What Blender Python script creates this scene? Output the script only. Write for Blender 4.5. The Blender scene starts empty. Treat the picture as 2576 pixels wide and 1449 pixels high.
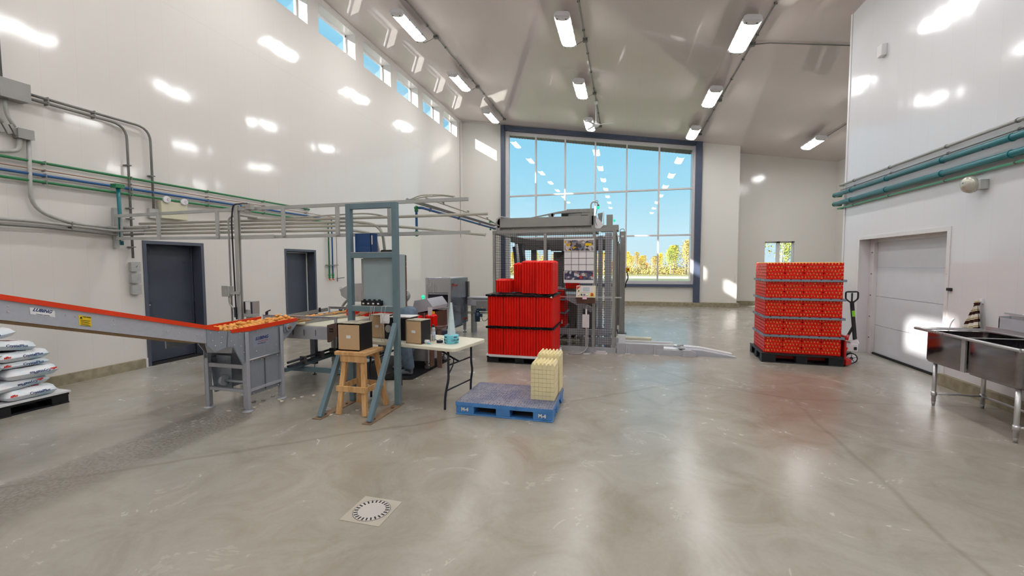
import bpy, math, random
from mathutils import Vector, Matrix
PI = math.pi
S = bpy.context.scene
COL = S.collection
R = random.Random(7)
# ---------------------------------------------------------------- mesh builder
class MB:
    def __init__(s):
        s.v = []; s.f = []; s.sm = []; s.mi = []; s.m = 0
    def add(s, vs, fs, smooth=False):
        b = len(s.v); s.v += [tuple(p) for p in vs]
        for f in fs:
            s.f.append([i + b for i in f]); s.sm.append(smooth); s.mi.append(s.m)
        return s
    def box(s, x0, x1, y0, y1, z0, z1):
        x0, x1 = min(x0, x1), max(x0, x1); y0, y1 = min(y0, y1), max(y0, y1); z0, z1 = min(z0, z1), max(z0, z1)
        return s.add([(x0,y0,z0),(x1,y0,z0),(x1,y1,z0),(x0,y1,z0),(x0,y0,z1),(x1,y0,z1),(x1,y1,z1),(x0,y1,z1)],
                     [(0,3,2,1),(4,5,6,7),(0,1,5,4),(1,2,6,5),(2,3,7,6),(3,0,4,7)])
    def bar(s, a, b, w, h, up=(0,0,1)):
        a = Vector(a); b = Vector(b); d = (b - a).normalized(); u = Vector(up)
        if abs(d.dot(u)) > .98: u = Vector((0,1,0))
        x = d.cross(u).normalized(); u = x.cross(d).normalized()
        vs = []
        for p in (a, b):
            for i, j in ((-1,-1),(1,-1),(1,1),(-1,1)): vs.append(p + x*(i*w/2) + u*(j*h/2))
        return s.add(vs, [(0,3,2,1)[::-1],(4,5,6,7)[::-1],(0,1,5,4)[::-1],(1,2,6,5)[::-1],(2,3,7,6)[::-1],(3,0,4,7)[::-1]])
    def tube(s, pts, r, n=8, close=False):
        P = [Vector(p) for p in pts]; rs = r if isinstance(r, (list, tuple)) else [r]*len(P)
        T = []
        for i in range(len(P)):
            a = P[i-1] if i else P[0]; b = P[i+1] if i < len(P)-1 else P[-1]
            t = b - a; T.append(t.normalized() if t.length > 1e-9 else Vector((0,0,1)))
        u = T[0].orthogonal().normalized(); vs = []; fs = []
        for i, p in enumerate(P):
            if i:
                u = u - T[i]*u.dot(T[i])
                u = u.normalized() if u.length > 1e-6 else T[i].orthogonal().normalized()
            w = T[i].cross(u)
            for k in range(n):
                a = 2*PI*k/n; vs.append(p + (u*math.cos(a) + w*math.sin(a))*rs[i])
        for i in range(len(P)-1):
            for k in range(n):
                k2 = (k+1) % n; fs.append((i*n+k, i*n+k2, (i+1)*n+k2, (i+1)*n+k))
        s.add(vs, fs, True)
        b = len(s.v) - len(vs)
        s.f.append([b+k for k in range(n)][::-1]); s.sm.append(False); s.mi.append(s.m)
        s.f.append([b+(len(P)-1)*n+k for k in range(n)]); s.sm.append(False); s.mi.append(s.m)
        return s
    def cyl(s, a, b, r, r2=None, n=16): return s.tube([a, b], [r, r if r2 is None else r2], n)
    def lathe(s, prof, c=(0,0,0), n=20, smooth=True, sy=1.0):
        vs = []; fs = []
        for r, z in prof:
            for k in range(n):
                a = 2*PI*k/n; vs.append((c[0]+r*math.cos(a), c[1]+r*sy*math.sin(a), c[2]+z))
        m = len(prof)
        for i in range(m-1):
            for k in range(n):
                k2 = (k+1) % n; fs.append((i*n+k, i*n+k2, (i+1)*n+k2, (i+1)*n+k))
        s.add(vs, fs, smooth); b = len(s.v)-len(vs)
        if prof[0][0] > 1e-6: s.f.append([b+k for k in range(n)][::-1]); s.sm.append(False); s.mi.append(s.m)
        if prof[-1][0] > 1e-6: s.f.append([b+(m-1)*n+k for k in range(n)]); s.sm.append(False); s.mi.append(s.m)
        return s
    def prism(s, poly, axis, t0, t1):
        """extrude a polygon: axis x -> points (y,z); y -> (x,z); z -> (x,y)"""
        def P(p, t):
            return (t, p[0], p[1]) if axis == 'x' else (p[0], t, p[1]) if axis == 'y' else (p[0], p[1], t)
        n = len(poly); area = sum(poly[i][0]*poly[(i+1)%n][1]-poly[(i+1)%n][0]*poly[i][1] for i in range(n))
        flip = (area < 0) != (axis == 'y')
        if t1 < t0: flip = not flip
        vs = [P(p, t0) for p in poly] + [P(p, t1) for p in poly]
        fs = [tuple(range(n))[::-1], tuple(range(n, 2*n))] + [(i, (i+1)%n, n+(i+1)%n, n+i) for i in range(n)]
        if flip: fs = [f[::-1] for f in fs]
        return s.add(vs, fs)
    def disc(s, c, r, n=16, nrm=(0,0,1), t=.004):
        c = Vector(c); d = Vector(nrm).normalized()*t
        return s.cyl(c, c+d, r, r, n)
    def ball(s, c, r, n=10, m=6, sz=1.0):
        prof = [(max(1e-7, r*math.sin(PI*i/m)), -r*sz*math.cos(PI*i/m)) for i in range(m+1)]
        prof[0] = (0, -r*sz); prof[-1] = (0, r*sz)
        return s.lathe(prof, c, n)
    def xf(s, M, start=0):
        s.v = s.v[:start] + [tuple(M @ Vector(p)) for p in s.v[start:]]; return s
    def mesh(s, name, mats, off=(0,0,0)):
        me = bpy.data.meshes.new(name)
        me.from_pydata([(p[0]-off[0], p[1]-off[1], p[2]-off[2]) for p in s.v], [], s.f)
        for m in (mats if isinstance(mats, (list, tuple)) else [mats]): me.materials.append(m)
        me.polygons.foreach_set('use_smooth', s.sm); me.polygons.foreach_set('material_index', s.mi)
        me.update(); return me
OFF = {}
def tag(o, label=None, cat=None, group=None, kind=None):
    if label: o['label'] = label
    if cat: o['category'] = cat
    if group: o['group'] = group
    if kind: o['kind'] = kind
    return o
def thing(name, label, cat, loc=(0,0,0), rz=0, group=None):
    """an Empty at the thing's base; parts given in world metres are stored relative to it"""
    o = bpy.data.objects.new(name, None); COL.objects.link(o); o.empty_display_size = .1
    o.location = loc; o.rotation_euler = (0,0,rz); OFF[o] = tuple(loc) if rz == 0 else (0,0,0)
    return tag(o, label, cat, group)
SPLIT = set('guard_panel head_plate side_rail bend_plate junction_box lamp_cable latch end_cap hanger_wire cross_brace apron stretcher lane_plate under_frame support leg_brace cross_tube slide_rail floor_bracket latch_pin side_plate rollers roller_frame gantry_beam supply_elbow duct_clip cable_duct clamp_lever corrugated_hose anchor_bolt skid_bar mounting_rail inner_frame side_arm pipe_clip rolled_rim tray_support hose_collar door_track track_bolts'.split())
def islands(mb):
    par = list(range(len(mb.v)))
    def find(a):
        while par[a] != a: par[a] = par[par[a]]; a = par[a]
        return a
    for f in mb.f:
        r = find(f[0])
        for i in f[1:]: par[find(i)] = r
    out = {}
    for k, f in enumerate(mb.f): out.setdefault(find(f[0]), []).append(k)
    res = []
    for fs in out.values():
        n_ = MB(); mp = {}
        for k in fs:
            for i in mb.f[k]:
                if i not in mp: mp[i] = len(n_.v); n_.v.append(mb.v[i])
            n_.f.append([mp[i] for i in mb.f[k]]); n_.sm.append(mb.sm[k]); n_.mi.append(mb.mi[k])
        res.append(n_)
    return res
def obj(name, mb, mats, parent=None, bevel=0, label=None):
    if parent and name in SPLIT:
        parts = islands(mb)
        if 1 < len(parts) <= 60:
            SPLIT.discard(name)
            o = [obj(name, p, mats, parent, bevel, label) for p in parts][0]
            SPLIT.add(name); return o
    off = OFF.get(parent, (0,0,0)) if parent else (0,0,0)
    o = bpy.data.objects.new(name, mb.mesh(name, mats, off)); COL.objects.link(o)
    if parent: o.parent = parent; OFF[o] = off
    if bevel:
        b = o.modifiers.new('bevel', 'BEVEL'); b.width = bevel; b.segments = 2; b.limit_method = 'ANGLE'; b.angle_limit = .7
    if label: o['label'] = label
    return o
def single(name, mb, mats, label, cat, group=None, bevel=0, loc=None):
    """a thing that is one mesh; its origin goes to the middle of its base"""
    xs = [p[0] for p in mb.v]; ys = [p[1] for p in mb.v]; zs = [p[2] for p in mb.v]
    c = loc or ((min(xs)+max(xs))/2, (min(ys)+max(ys))/2, min(zs))
    o = bpy.data.objects.new(name, mb.mesh(name, mats, c)); COL.objects.link(o); o.location = c
    if bevel:
        b = o.modifiers.new('bevel', 'BEVEL'); b.width = bevel; b.segments = 2; b.limit_method = 'ANGLE'; b.angle_limit = .7
    return tag(o, label, cat, group)
def struct(name, mb, mats, parent=None, label=None):
    o = obj(name, mb, mats, parent)
    if not parent: o['kind'] = 'structure'
    if label: o['label'] = label
    return o
def dup(root, loc=None, rz=None, label=None, group=None):
    def cp(o, par):
        c = o.copy(); COL.objects.link(c)
        if par: c.parent = par
        for ch in o.children: cp(ch, c)
        return c
    r = cp(root, None)
    if loc is not None: r.location = loc
    if rz is not None: r.rotation_euler = (0,0,rz)
    if label: r['label'] = label
    if group: r['group'] = group
    return r
def fillet(pts, r, n=6):
    """round the corners of a polyline"""
    P = [Vector(p) for p in pts]; out = [P[0]]
    for i in range(1, len(P)-1):
        a = (P[i-1]-P[i]); b = (P[i+1]-P[i]); k = min(r, a.length*.49, b.length*.49)
        A = P[i]+a.normalized()*k; B = P[i]+b.normalized()*k
        for j in range(n+1):
            t = j/n; out.append(A*(1-t)**2 + P[i]*2*t*(1-t) + B*t*t)
    out.append(P[-1]); return out
def text(name, s, size, mat, M, parent, ext=.0008, bold=.0, shear=0, align='CENTER'):
    """lettering as a mesh part: M places the text plane (x right, y up, z out)"""
    cu = bpy.data.curves.new(name, 'FONT'); cu.body = s; cu.size = size; cu.extrude = ext; cu.offset = bold
    cu.shear = shear; cu.align_x = align; cu.align_y = 'CENTER'; cu.resolution_u = 3
    t = bpy.data.objects.new('tmp', cu); COL.objects.link(t)
    bpy.context.view_layer.update()
    me = bpy.data.meshes.new_from_object(t.evaluated_get(bpy.context.evaluated_depsgraph_get()))
    bpy.data.objects.remove(t); bpy.data.curves.remove(cu)
    off = Vector(OFF.get(parent, (0,0,0)))
    me.transform(Matrix.Translation(-off) @ M); me.name = name
    me.materials.clear(); me.materials.append(mat)
    o = bpy.data.objects.new(name, me); COL.objects.link(o); o.parent = parent; OFF[o] = tuple(off)
    return o
def frame(o, right, up):
    x = Vector(right).normalized(); y = Vector(up); y = (y - x*y.dot(x)).normalized(); z = x.cross(y)
    m = Matrix.Identity(4)
    for i in range(3): m[i][0] = x[i]; m[i][1] = y[i]; m[i][2] = z[i]; m[i][3] = o[i]
    return m
# ---------------------------------------------------------------- materials
def srgb(r, g, b):
    return tuple(((c/255)/12.92 if c/255 <= .04045 else ((c/255+.055)/1.055)**2.4) for c in (r, g, b)) + (1,)
def nt(name):
    m = bpy.data.materials.new(name); m.use_nodes = True; n = m.node_tree.nodes; l = m.node_tree.links
    return m, n, l, n['Principled BSDF']
def sock(n, l, v, inp):
    if hasattr(v, 'links') or hasattr(v, 'is_linked'): l.new(v, inp)
    else: inp.default_value = v
def noise(n, l, scale, detail=3, vec=None, rough=.5, dist=0, sc=None):
    t = n.new('ShaderNodeTexNoise'); t.inputs['Scale'].default_value = scale; t.inputs['Detail'].default_value = detail
    t.inputs['Roughness'].default_value = rough; t.inputs['Distortion'].default_value = dist
    if vec is None:
        vec = coords(n)
    if sc:
        mp = n.new('ShaderNodeMapping'); mp.inputs['Scale'].default_value = sc; l.new(vec, mp.inputs['Vector']); vec = mp.outputs['Vector']
    l.new(vec, t.inputs['Vector']); return t.outputs['Fac']
def coords(n):
    g = n.new('ShaderNodeNewGeometry'); return g.outputs['Position']
def ramp(n, l, fac, stops, interp='LINEAR'):
    r = n.new('ShaderNodeValToRGB'); r.color_ramp.interpolation = interp; e = r.color_ramp.elements
    while len(e) < len(stops): e.new(.5)
    for i, (p, c) in enumerate(stops):
        e[i].position = p; e[i].color = c if len(c) == 4 else tuple(c)+(1,)
    l.new(fac, r.inputs['Fac']); return r.outputs['Color']
def g4(v): return (v, v, v, 1)
def mixc(n, l, f, a, b, mode='MIX'):
    m = n.new('ShaderNodeMix'); m.data_type = 'RGBA'; m.blend_type = mode
    for s_, v in ((m.inputs['Factor'], f), (m.inputs[6], a), (m.inputs[7], b)):
        if isinstance(v, (int, float, tuple)): s_.default_value = v
        else: l.new(v, s_)
    return m.outputs[2]
def mth(n, l, op, a, b=None, c=None):
    m = n.new('ShaderNodeMath'); m.operation = op
    for i, v in enumerate((a, b, c)):
        if v is None: continue
        if isinstance(v, (int, float)): m.inputs[i].default_value = v
        else: l.new(v, m.inputs[i])
    return m.outputs[0]
def bump(n, l, h, strength, dist, p):
    b = n.new('ShaderNodeBump'); b.inputs['Strength'].default_value = strength; b.inputs['Distance'].default_value = dist
    l.new(h, b.inputs['Height']); l.new(b.outputs['Normal'], p.inputs['Normal']); return b
def mat(name, col, rough=.5, metal=0, var=.06, vs=6, spec=.5, emit=0, bmp=0, bs=60, coat=0):
    """plain procedural surface: colour with a little worn variation of its own"""
    m, n, l, p = nt(name); c = srgb(*col)
    if var:
        f = noise(n, l, vs, 4)
        lo = tuple(x*(1-var) for x in c[:3])+(1,); hi = tuple(min(1, x*(1+var)) for x in c[:3])+(1,)
        l.new(ramp(n, l, f, [(.3, lo), (.7, hi)]), p.inputs['Base Color'])
        rr = mth(n, l, 'MULTIPLY_ADD', f, .15, rough-.07); l.new(rr, p.inputs['Roughness'])
    else:
        p.inputs['Base Color'].default_value = c; p.inputs['Roughness'].default_value = rough
    p.inputs['Metallic'].default_value = metal; p.inputs['Specular IOR Level'].default_value = spec
    if coat: p.inputs['Coat Weight'].default_value = coat; p.inputs['Coat Roughness'].default_value = .08
    if emit: p.inputs['Emission Color'].default_value = c; p.inputs['Emission Strength'].default_value = emit
    if bmp: bump(n, l, noise(n, l, bs, 2), bmp, .002, p)
    return m
def brushed(name, col, rough=.28, axis=2, var=.12, metal=1.0):
    m, n, l, p = nt(name); sc = [60, 60, 60]; sc[axis] = 1.5
    f = noise(n, l, 1, 3, sc=tuple(sc)); g = noise(n, l, 1.7, 3); c = srgb(*col)
    k = mth(n, l, 'ADD', mth(n, l, 'MULTIPLY', f, .5), mth(n, l, 'MULTIPLY', g, .5))
    l.new(ramp(n, l, k, [(.3, tuple(x*(1-var) for x in c[:3])), (.7, tuple(min(1, x*(1+var)) for x in c[:3]))]), p.inputs['Base Color'])
    p.inputs['Metallic'].default_value = metal
    l.new(mth(n, l, 'MULTIPLY_ADD', k, .2, rough-.1), p.inputs['Roughness'])
    return m
def panel_white(name, col, axis, rough, seam=.4, wob=.5, wdist=.03, seamk=.35, spec=.5, hline=False):
    """glossy white ribbed PVC wall liner: slight waves between upright seams, so reflections break up"""
    m, n, l, p = nt(name); pos = coords(n); sx = n.new('ShaderNodeSeparateXYZ'); l.new(pos, sx.inputs[0])
    a = sx.outputs[axis]
    f = mth(n, l, 'FRACT', mth(n, l, 'DIVIDE', a, seam))
    d = mth(n, l, 'ABSOLUTE', mth(n, l, 'SUBTRACT', f, .5))          # .5 at a seam
    line = mth(n, l, 'GREATER_THAN', d, .4935)
    sc = [.3, .3, .3]; sc[axis] = 1.3
    if axis != 2: sc[2] = .45
    w = noise(n, l, 1, 2, vec=pos, sc=tuple(sc)); c = srgb(*col)
    if hline: line = mth(n, l, 'MAXIMUM', line, mth(n, l, 'LESS_THAN', mth(n, l, 'ABSOLUTE', mth(n, l, 'SUBTRACT', sx.outputs[2], 6.24)), .007))
    hue = noise(n, l, .35, 2)
    base = ramp(n, l, hue, [(.3, tuple(x*.965 for x in c[:3])), (.7, c[:3])])
    l.new(mixc(n, l, mth(n, l, 'MULTIPLY', line, seamk*.35), base, tuple(x*.55 for x in c[:3])+(1,)), p.inputs['Base Color'])
    p.inputs['Roughness'].default_value = rough; p.inputs['Specular IOR Level'].default_value = spec
    h = mth(n, l, 'ADD', mth(n, l, 'MULTIPLY', w, 1.0), mth(n, l, 'MULTIPLY', line, -.06))
    bump(n, l, h, wob, wdist, p)
    return m
M = {}
def ready():
    M['wall_y'] = panel_white('white_panel_side', (226,222,217), 1, .10, .41, .45, .035, .3, hline=True)
    M['wall_x'] = panel_white('white_panel_end', (228,225,219), 0, .14, .41, .5, .03, .25)
    M['wall_r'] = panel_white('white_panel_right', (228,227,230), 1, .12, .41, .45, .035, .3)
    M['ceil'] = panel_white('white_panel_ceiling', (216,204,200), 0, .05, .40, .3, .025, .35, spec=.8)
    M['trimw'] = mat('white_trim', (226,224,224), .3, var=.03)
    # polished concrete floor
    m, n, l, p = nt('polished_concrete'); pos = coords(n)
    big = noise(n, l, .33, 3, vec=pos, rough=.6, dist=.6); mid = noise(n, l, 1.9, 5, vec=pos, rough=.68, dist=.9); fine = noise(n, l, 38, 2, vec=pos)
    c1 = ramp(n, l, big, [(.30, srgb(148,142,133)), (.5, srgb(170,164,152)), (.68, srgb(180,182,180))])
    c2 = ramp(n, l, mid, [(.28, srgb(138,126,108)), (.5, srgb(170,162,148)), (.75, srgb(190,184,172))])
    c = mixc(n, l, .5, c1, c2); c = mixc(n, l, .06, c, srgb(120,116,110)); c = mixc(n, l, mth(n, l, 'MULTIPLY', fine, .18), c, srgb(118,108,92))
    # rusty brown area right of the middle, in front of the egg pallet
    mp = n.new('ShaderNodeMapping'); mp.inputs['Location'].default_value = (-2.2, -6.0, 0); l.new(pos, mp.inputs['Vector'])
    sc2 = n.new('ShaderNodeVectorMath'); sc2.operation = 'MULTIPLY'; sc2.inputs[1].default_value = (.42, .42, 0); l.new(mp.outputs['Vector'], sc2.inputs[0])
    ln = n.new('ShaderNodeVectorMath'); ln.operation = 'LENGTH'; l.new(sc2.outputs[0], ln.inputs[0])
    msk = mth(n, l, 'MULTIPLY', ramp(n, l, mth(n, l, 'ADD', ln.outputs['Value'], mth(n, l, 'MULTIPLY', mid, .6)), [(.45, g4(1)), (1.25/1.25, g4(0))]), .5)
    c = mixc(n, l, msk, c, srgb(128,104,86))
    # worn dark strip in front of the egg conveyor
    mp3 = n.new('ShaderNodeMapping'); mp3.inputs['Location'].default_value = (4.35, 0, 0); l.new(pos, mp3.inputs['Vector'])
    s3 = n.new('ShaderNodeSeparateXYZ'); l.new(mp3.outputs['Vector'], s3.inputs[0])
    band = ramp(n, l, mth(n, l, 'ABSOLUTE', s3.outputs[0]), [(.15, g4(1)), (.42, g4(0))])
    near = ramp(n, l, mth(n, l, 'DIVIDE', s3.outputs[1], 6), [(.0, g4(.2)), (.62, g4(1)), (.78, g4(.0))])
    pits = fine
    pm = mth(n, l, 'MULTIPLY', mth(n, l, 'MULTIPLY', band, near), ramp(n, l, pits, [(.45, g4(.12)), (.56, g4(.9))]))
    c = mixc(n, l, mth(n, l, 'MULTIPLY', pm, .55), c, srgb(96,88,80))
    # pale scratches and mud smears
    sm = noise(n, l, 1, 3, vec=pos, rough=.7, dist=2.5, sc=(1.6, .9, 1))
    c = mixc(n, l, ramp(n, l, sm, [(.7, g4(0)), (.95, g4(.04))]), c, srgb(205,198,184))
    # hairline cracks
    vo = n.new('ShaderNodeTexVoronoi'); vo.feature = 'DISTANCE_TO_EDGE'; vo.inputs['Scale'].default_value = .13
    dn = n.new('ShaderNodeMix'); dn.data_type = 'VECTOR'; dn.inputs['Factor'].default_value = .12
    l.new(pos, dn.inputs[4]); tn = n.new('ShaderNodeTexNoise'); tn.inputs['Scale'].default_value = 1.4; tn.inputs['Detail'].default_value = 3; l.new(pos, tn.inputs['Vector']); l.new(tn.outputs['Color'], dn.inputs[5])
    l.new(dn.outputs[1], vo.inputs['Vector'])
    c = mixc(n, l, ramp(n, l, vo.outputs['Distance'], [(.0, g4(.35)), (.0016, g4(0))]), c, srgb(110,100,84))
    l.new(c, p.inputs['Base Color'])
    l.new(mth(n, l, 'MULTIPLY_ADD', mid, .28, .10), p.inputs['Roughness'])
    p.inputs['Specular IOR Level'].default_value = .5
    bump(n, l, noise(n, l, 2.4, 2, vec=pos), .10, .004, p)
    M['floor'] = m
    M['curb'] = mat('raw_concrete', (150,140,118), .85, var=.28, vs=9, bmp=.5, bs=30)
    M['slate'] = mat('slate_paint', (82,88,102), .42, var=.04)
    M['door'] = mat('door_paint', (72,78,92), .38, var=.04)
    M['navy'] = mat('navy_frame_paint', (72,82,104), .4, var=.05)
    M['alu'] = mat('window_aluminium', (206,202,204), .35, var=.03)
    M['vinyl'] = mat('white_vinyl', (236,236,238), .35, var=.02)
    m, n, l, p = nt('window_glass'); n.remove(p); out = n['Material Output']
    tr = n.new('ShaderNodeBsdfTransparent'); gl = n.new('ShaderNodeBsdfGlossy'); gl.inputs['Roughness'].default_value = .004
    lw = n.new('ShaderNodeLayerWeight'); mx = n.new('ShaderNodeMixShader')
    l.new(mth(n, l, 'MULTIPLY_ADD', mth(n, l, 'POWER', lw.outputs['Facing'], 5.0), .9, .035), mx.inputs[0]); l.new(tr.outputs[0], mx.inputs[1]); l.new(gl.outputs[0], mx.inputs[2]); l.new(mx.outputs[0], out.inputs['Surface'])
    M['glass'] = m
    M['galv'] = brushed('galvanised_sheet', (158,168,180), .42, 2, .10, .35)
    M['galv2'] = mat('galvanised_spangle', (184,188,198), .4, .25, var=.04, vs=30)
    M['zinc'] = mat('zinc_conduit', (168,168,164), .42, .1, var=.1, vs=14)
    M['dzinc'] = mat('dark_conduit', (122,122,118), .45, .1, var=.1)
    M['strut'] = mat('grey_strut_channel', (178,180,178), .45, .1, var=.08)
    M['steel'] = brushed('stainless_sheet', (184,184,186), .3, 2, .08, .55)
    M['steeld'] = brushed('stainless_dark', (112,118,132), .26, 2, .1, .6)
    M['sink'] = brushed('stainless_sink', (150,146,150), .16, 1, .08)
    M['mach'] = mat('machine_grey_paint', (150,150,146), .42, .0, var=.05)
    M['mach2'] = mat('machine_light_grey', (182,184,192), .4, .05, var=.06)
    M['machd'] = mat('machine_dark_grey', (104,102,100), .45, .1, var=.08)
    M['stand'] = mat('blue_grey_paint', (106,130,140), .42, var=.07)
    M['red'] = mat('red_plastic', (236,18,4), .4, var=.05, vs=3, spec=.35)
    M['orange'] = mat('orange_red_rail', (232,60,14), .4, var=.08)
    M['redp'] = mat('red_paint', (196,24,18), .35, var=.04)
    M['egg'] = mat('brown_egg_shell', (238,168,80), .5, var=.16, vs=5)
    M['cream'] = mat('cream_plastic_tray', (244,231,184), .5, var=.05)
    M['belt'] = mat('cream_belt', (206,204,184), .5, var=.04)
    M['beltd'] = mat('brown_rod_belt', (150,112,62), .7, var=.2, vs=30)
    M['black'] = mat('black_plastic', (22,23,28), .5, var=.15)
    M['blackr'] = mat('black_rubber', (16,16,18), .8, var=.2)
    M['navyp'] = mat('dark_tube_paint', (38,42,56), .35, var=.05)
    M['blue'] = mat('blue_pallet_plastic', (78,140,208), .5, var=.14, vs=8)
    M['binder'] = mat('blue_binder', (30,72,128), .4, var=.05)
    M['bluem'] = mat('blue_motor_paint', (38,62,86), .4, var=.1)
    M['wood'] = None
    m, n, l, p = nt('pine_lumber'); f = noise(n, l, 1, 4, sc=(14, 14, 1.6), dist=1.2)
    l.new(ramp(n, l, f, [(.3, srgb(196,146,92)), (.52, srgb(222,176,120)), (.7, srgb(232,192,140))]), p.inputs['Base Color']); p.inputs['Roughness'].default_value = .6; M['wood'] = m
    m, n, l, p = nt('chipboard'); f = noise(n, l, 160, 3); l.new(ramp(n, l, f, [(.3, srgb(196,164,126)), (.65, srgb(210,178,140))]), p.inputs['Base Color']); p.inputs['Roughness'].default_value = .75; M['chip'] = m
    m, n, l, p = nt('dusty_lid'); f = noise(n, l, 9, 5, dist=.8); l.new(ramp(n, l, f, [(.4, srgb(150,146,136)), (.6, srgb(196,186,164))]), p.inputs['Base Color']); p.inputs['Roughness'].default_value = .8; M['lid'] = m
    M['table'] = mat('folding_table_top', (232,228,208), .4, var=.02)
    M['white'] = mat('white_plastic', (232,232,236), .4, var=.03)
    M['paper'] = mat('white_paper', (238,238,240), .7, var=.02)
    M['pvc_g'] = mat('green_pipe', (44,128,78), .35, var=.06)
    M['pvc_b'] = mat('blue_pipe', (36,92,150), .35, var=.06)
    M['pvc_t'] = mat('teal_pipe', (16,112,122), .3, var=.06)
    M['pvc_w'] = mat('pale_conduit', (188,186,174), .45, var=.06)
    M['mint'] = mat('pale_green_pipe', (96,178,140), .4, var=.05)
    M['copper'] = mat('copper_line', (150,110,84), .35, .5)
    M['beige'] = mat('beige_housing', (214,210,184), .5, var=.03)
    M['bell'] = mat('bell_gong', (198,196,184), .25, .3)
    M['cable'] = mat('grey_cable', (196,196,200), .5)
    M['gsheet'] = mat('grey_divider', (134,146,160), .5, var=.07)
    M['label_y'] = mat('yellow_label', (240,206,20), .5, var=.03)
    M['ink'] = mat('black_ink', (24,24,28), .5, var=0)
    M['lubi'] = mat('logo_navy_ink', (20,50,110), .5, var=0)
    M['redi'] = mat('red_ink', (206,44,34), .5, var=0)
    M['cyan'] = mat('cyan_label', (120,206,226), .45, var=.04)
    M['greenl'] = mat('green_lamp_lens', (40,220,170), .3, var=0, emit=.6)
    M['jean'] = mat('faded_denim', (104,124,144), .9, var=.22, vs=16, bmp=.6, bs=120)
    M['coat'] = mat('grey_shop_coat', (150,158,158), .85, var=.1, vs=10)
    M['skin'] = mat('skin', (206,150,122), .5, var=.06)
    M['hair'] = mat('brown_hair', (70,50,36), .7, var=.3, vs=30)
    M['shoe'] = mat('grey_shoe_leather', (124,128,140), .7, var=.2, vs=20)
    M['screen'] = mat('panel_screen', (150,164,170), .2, var=.1)
    M['bolt'] = mat('bolt_zinc', (214,214,216), .3, .7, var=0)
    M['smoked'] = mat('smoked_window', (26,24,34), .08, var=.2)
    M['brownp'] = mat('brown_steel', (116,92,82), .35, .4)
    M['mat'] = mat('black_floor_mat', (20,20,22), .85, var=.2, vs=40, bmp=.5)
    M['shell'] = mat('egg_shell_bits', (224,214,196), .6)
    M['linkw'] = mat('drain_plate', (180,172,158), .6, var=.06)
    # bag film: white with pale blue print zones
    m, n, l, p = nt('salt_bag_film'); tc = n.new('ShaderNodeTexCoord'); f = noise(n, l, 2.2, 3, vec=tc.outputs['Object'], dist=.5)
    l.new(ramp(n, l, f, [(.5, srgb(240,242,246)), (.64, srgb(190,222,234))]), p.inputs['Base Color']); p.inputs['Roughness'].default_value = .4
    bump(n, l, noise(n, l, 14, 4, vec=tc.outputs['Object'], dist=1), .6, .012, p); M['bag'] = m
    # lamp lens with bright tubes showing through
    m, n, l, p = nt('lamp_lens_lit'); tc = n.new('ShaderNodeTexCoord'); sp = n.new('ShaderNodeSeparateXYZ'); l.new(tc.outputs['Object'], sp.inputs[0])
    sn = mth(n, l, 'ABSOLUTE', mth(n, l, 'SINE', mth(n, l, 'MULTIPLY', sp.outputs[0], PI/.058)))
    e = mth(n, l, 'MULTIPLY_ADD', sn, 17.0, 20.0)
    p.inputs['Base Color'].default_value = (.8,.8,.8,1); p.inputs['Emission Color'].default_value = (1,.995,.985,1); l.new(e, p.inputs['Emission Strength']); M['lens'] = m
    # blue pallet deck with punched holes
    m, n, l, p = nt('pallet_deck_holes'); tc = n.new('ShaderNodeTexCoord'); vo = n.new('ShaderNodeTexVoronoi'); vo.inputs['Scale'].default_value = 34; vo.inputs['Randomness'].default_value = .25
    mp = n.new('ShaderNodeMapping'); mp.inputs['Scale'].default_value = (1, .75, 1); l.new(tc.outputs['Object'], mp.inputs['Vector']); l.new(mp.outputs['Vector'], vo.inputs['Vector'])
    g = noise(n, l, 5, 4, vec=tc.outputs['Object'])
    c = ramp(n, l, g, [(.35, srgb(112,118,146)), (.6, srgb(140,140,154))])
    l.new(mixc(n, l, ramp(n, l, vo.outputs['Distance'], [(.24, g4(1)), (.29, g4(0))]), c, srgb(18,24,50)), p.inputs['Base Color']); p.inputs['Roughness'].default_value = .5; M['deck'] = m
    # striped towel
    m, n, l, p = nt('striped_towel'); tc = n.new('ShaderNodeTexCoord'); sp = n.new('ShaderNodeSeparateXYZ'); l.new(tc.outputs['Object'], sp.inputs[0])
    q = mth(n, l, 'ADD', mth(n, l, 'MULTIPLY', sp.outputs[2], 9.5), mth(n, l, 'MULTIPLY', sp.outputs[1], 3.0)); fr_ = mth(n, l, 'FRACT', q)
    l.new(ramp(n, l, fr_, [(.0, srgb(60,26,20)), (.32, srgb(60,26,20)), (.34, srgb(226,212,188)), (.5, srgb(170,150,110)), (.6, srgb(232,226,212)), (.9, srgb(236,230,220)), (.98, srgb(60,26,20))]), p.inputs['Base Color']); p.inputs['Roughness'].default_value = .95; M['towel'] = m
    # outside
    m, n, l, p = nt('autumn_grass'); pos = coords(n); f = noise(n, l, .5, 6, vec=pos); sy = n.new('ShaderNodeSeparateXYZ'); l.new(pos, sy.inputs[0])
    k = mth(n, l, 'DIVIDE', sy.outputs[1], 120)
    c = ramp(n, l, k, [(.2, srgb(112,112,88)), (.53, srgb(118,122,92)), (.56, srgb(214,206,184)), (.64, srgb(216,208,188)), (.66, srgb(160,150,96)), (.9, srgb(150,140,86))])
    l.new(mixc(n, l, mth(n, l, 'MULTIPLY', f, .4), c, srgb(96,100,60)), p.inputs['Base Color']); p.inputs['Roughness'].default_value = .95; M['grass'] = m
    for k, col in (('leaf_y', (214,186,60)), ('leaf_g', (150,160,66)), ('leaf_t', (196,170,96)), ('leaf_o', (196,132,60))): M[k] = mat(k, col, .8, var=.3, vs=1.5)
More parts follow.
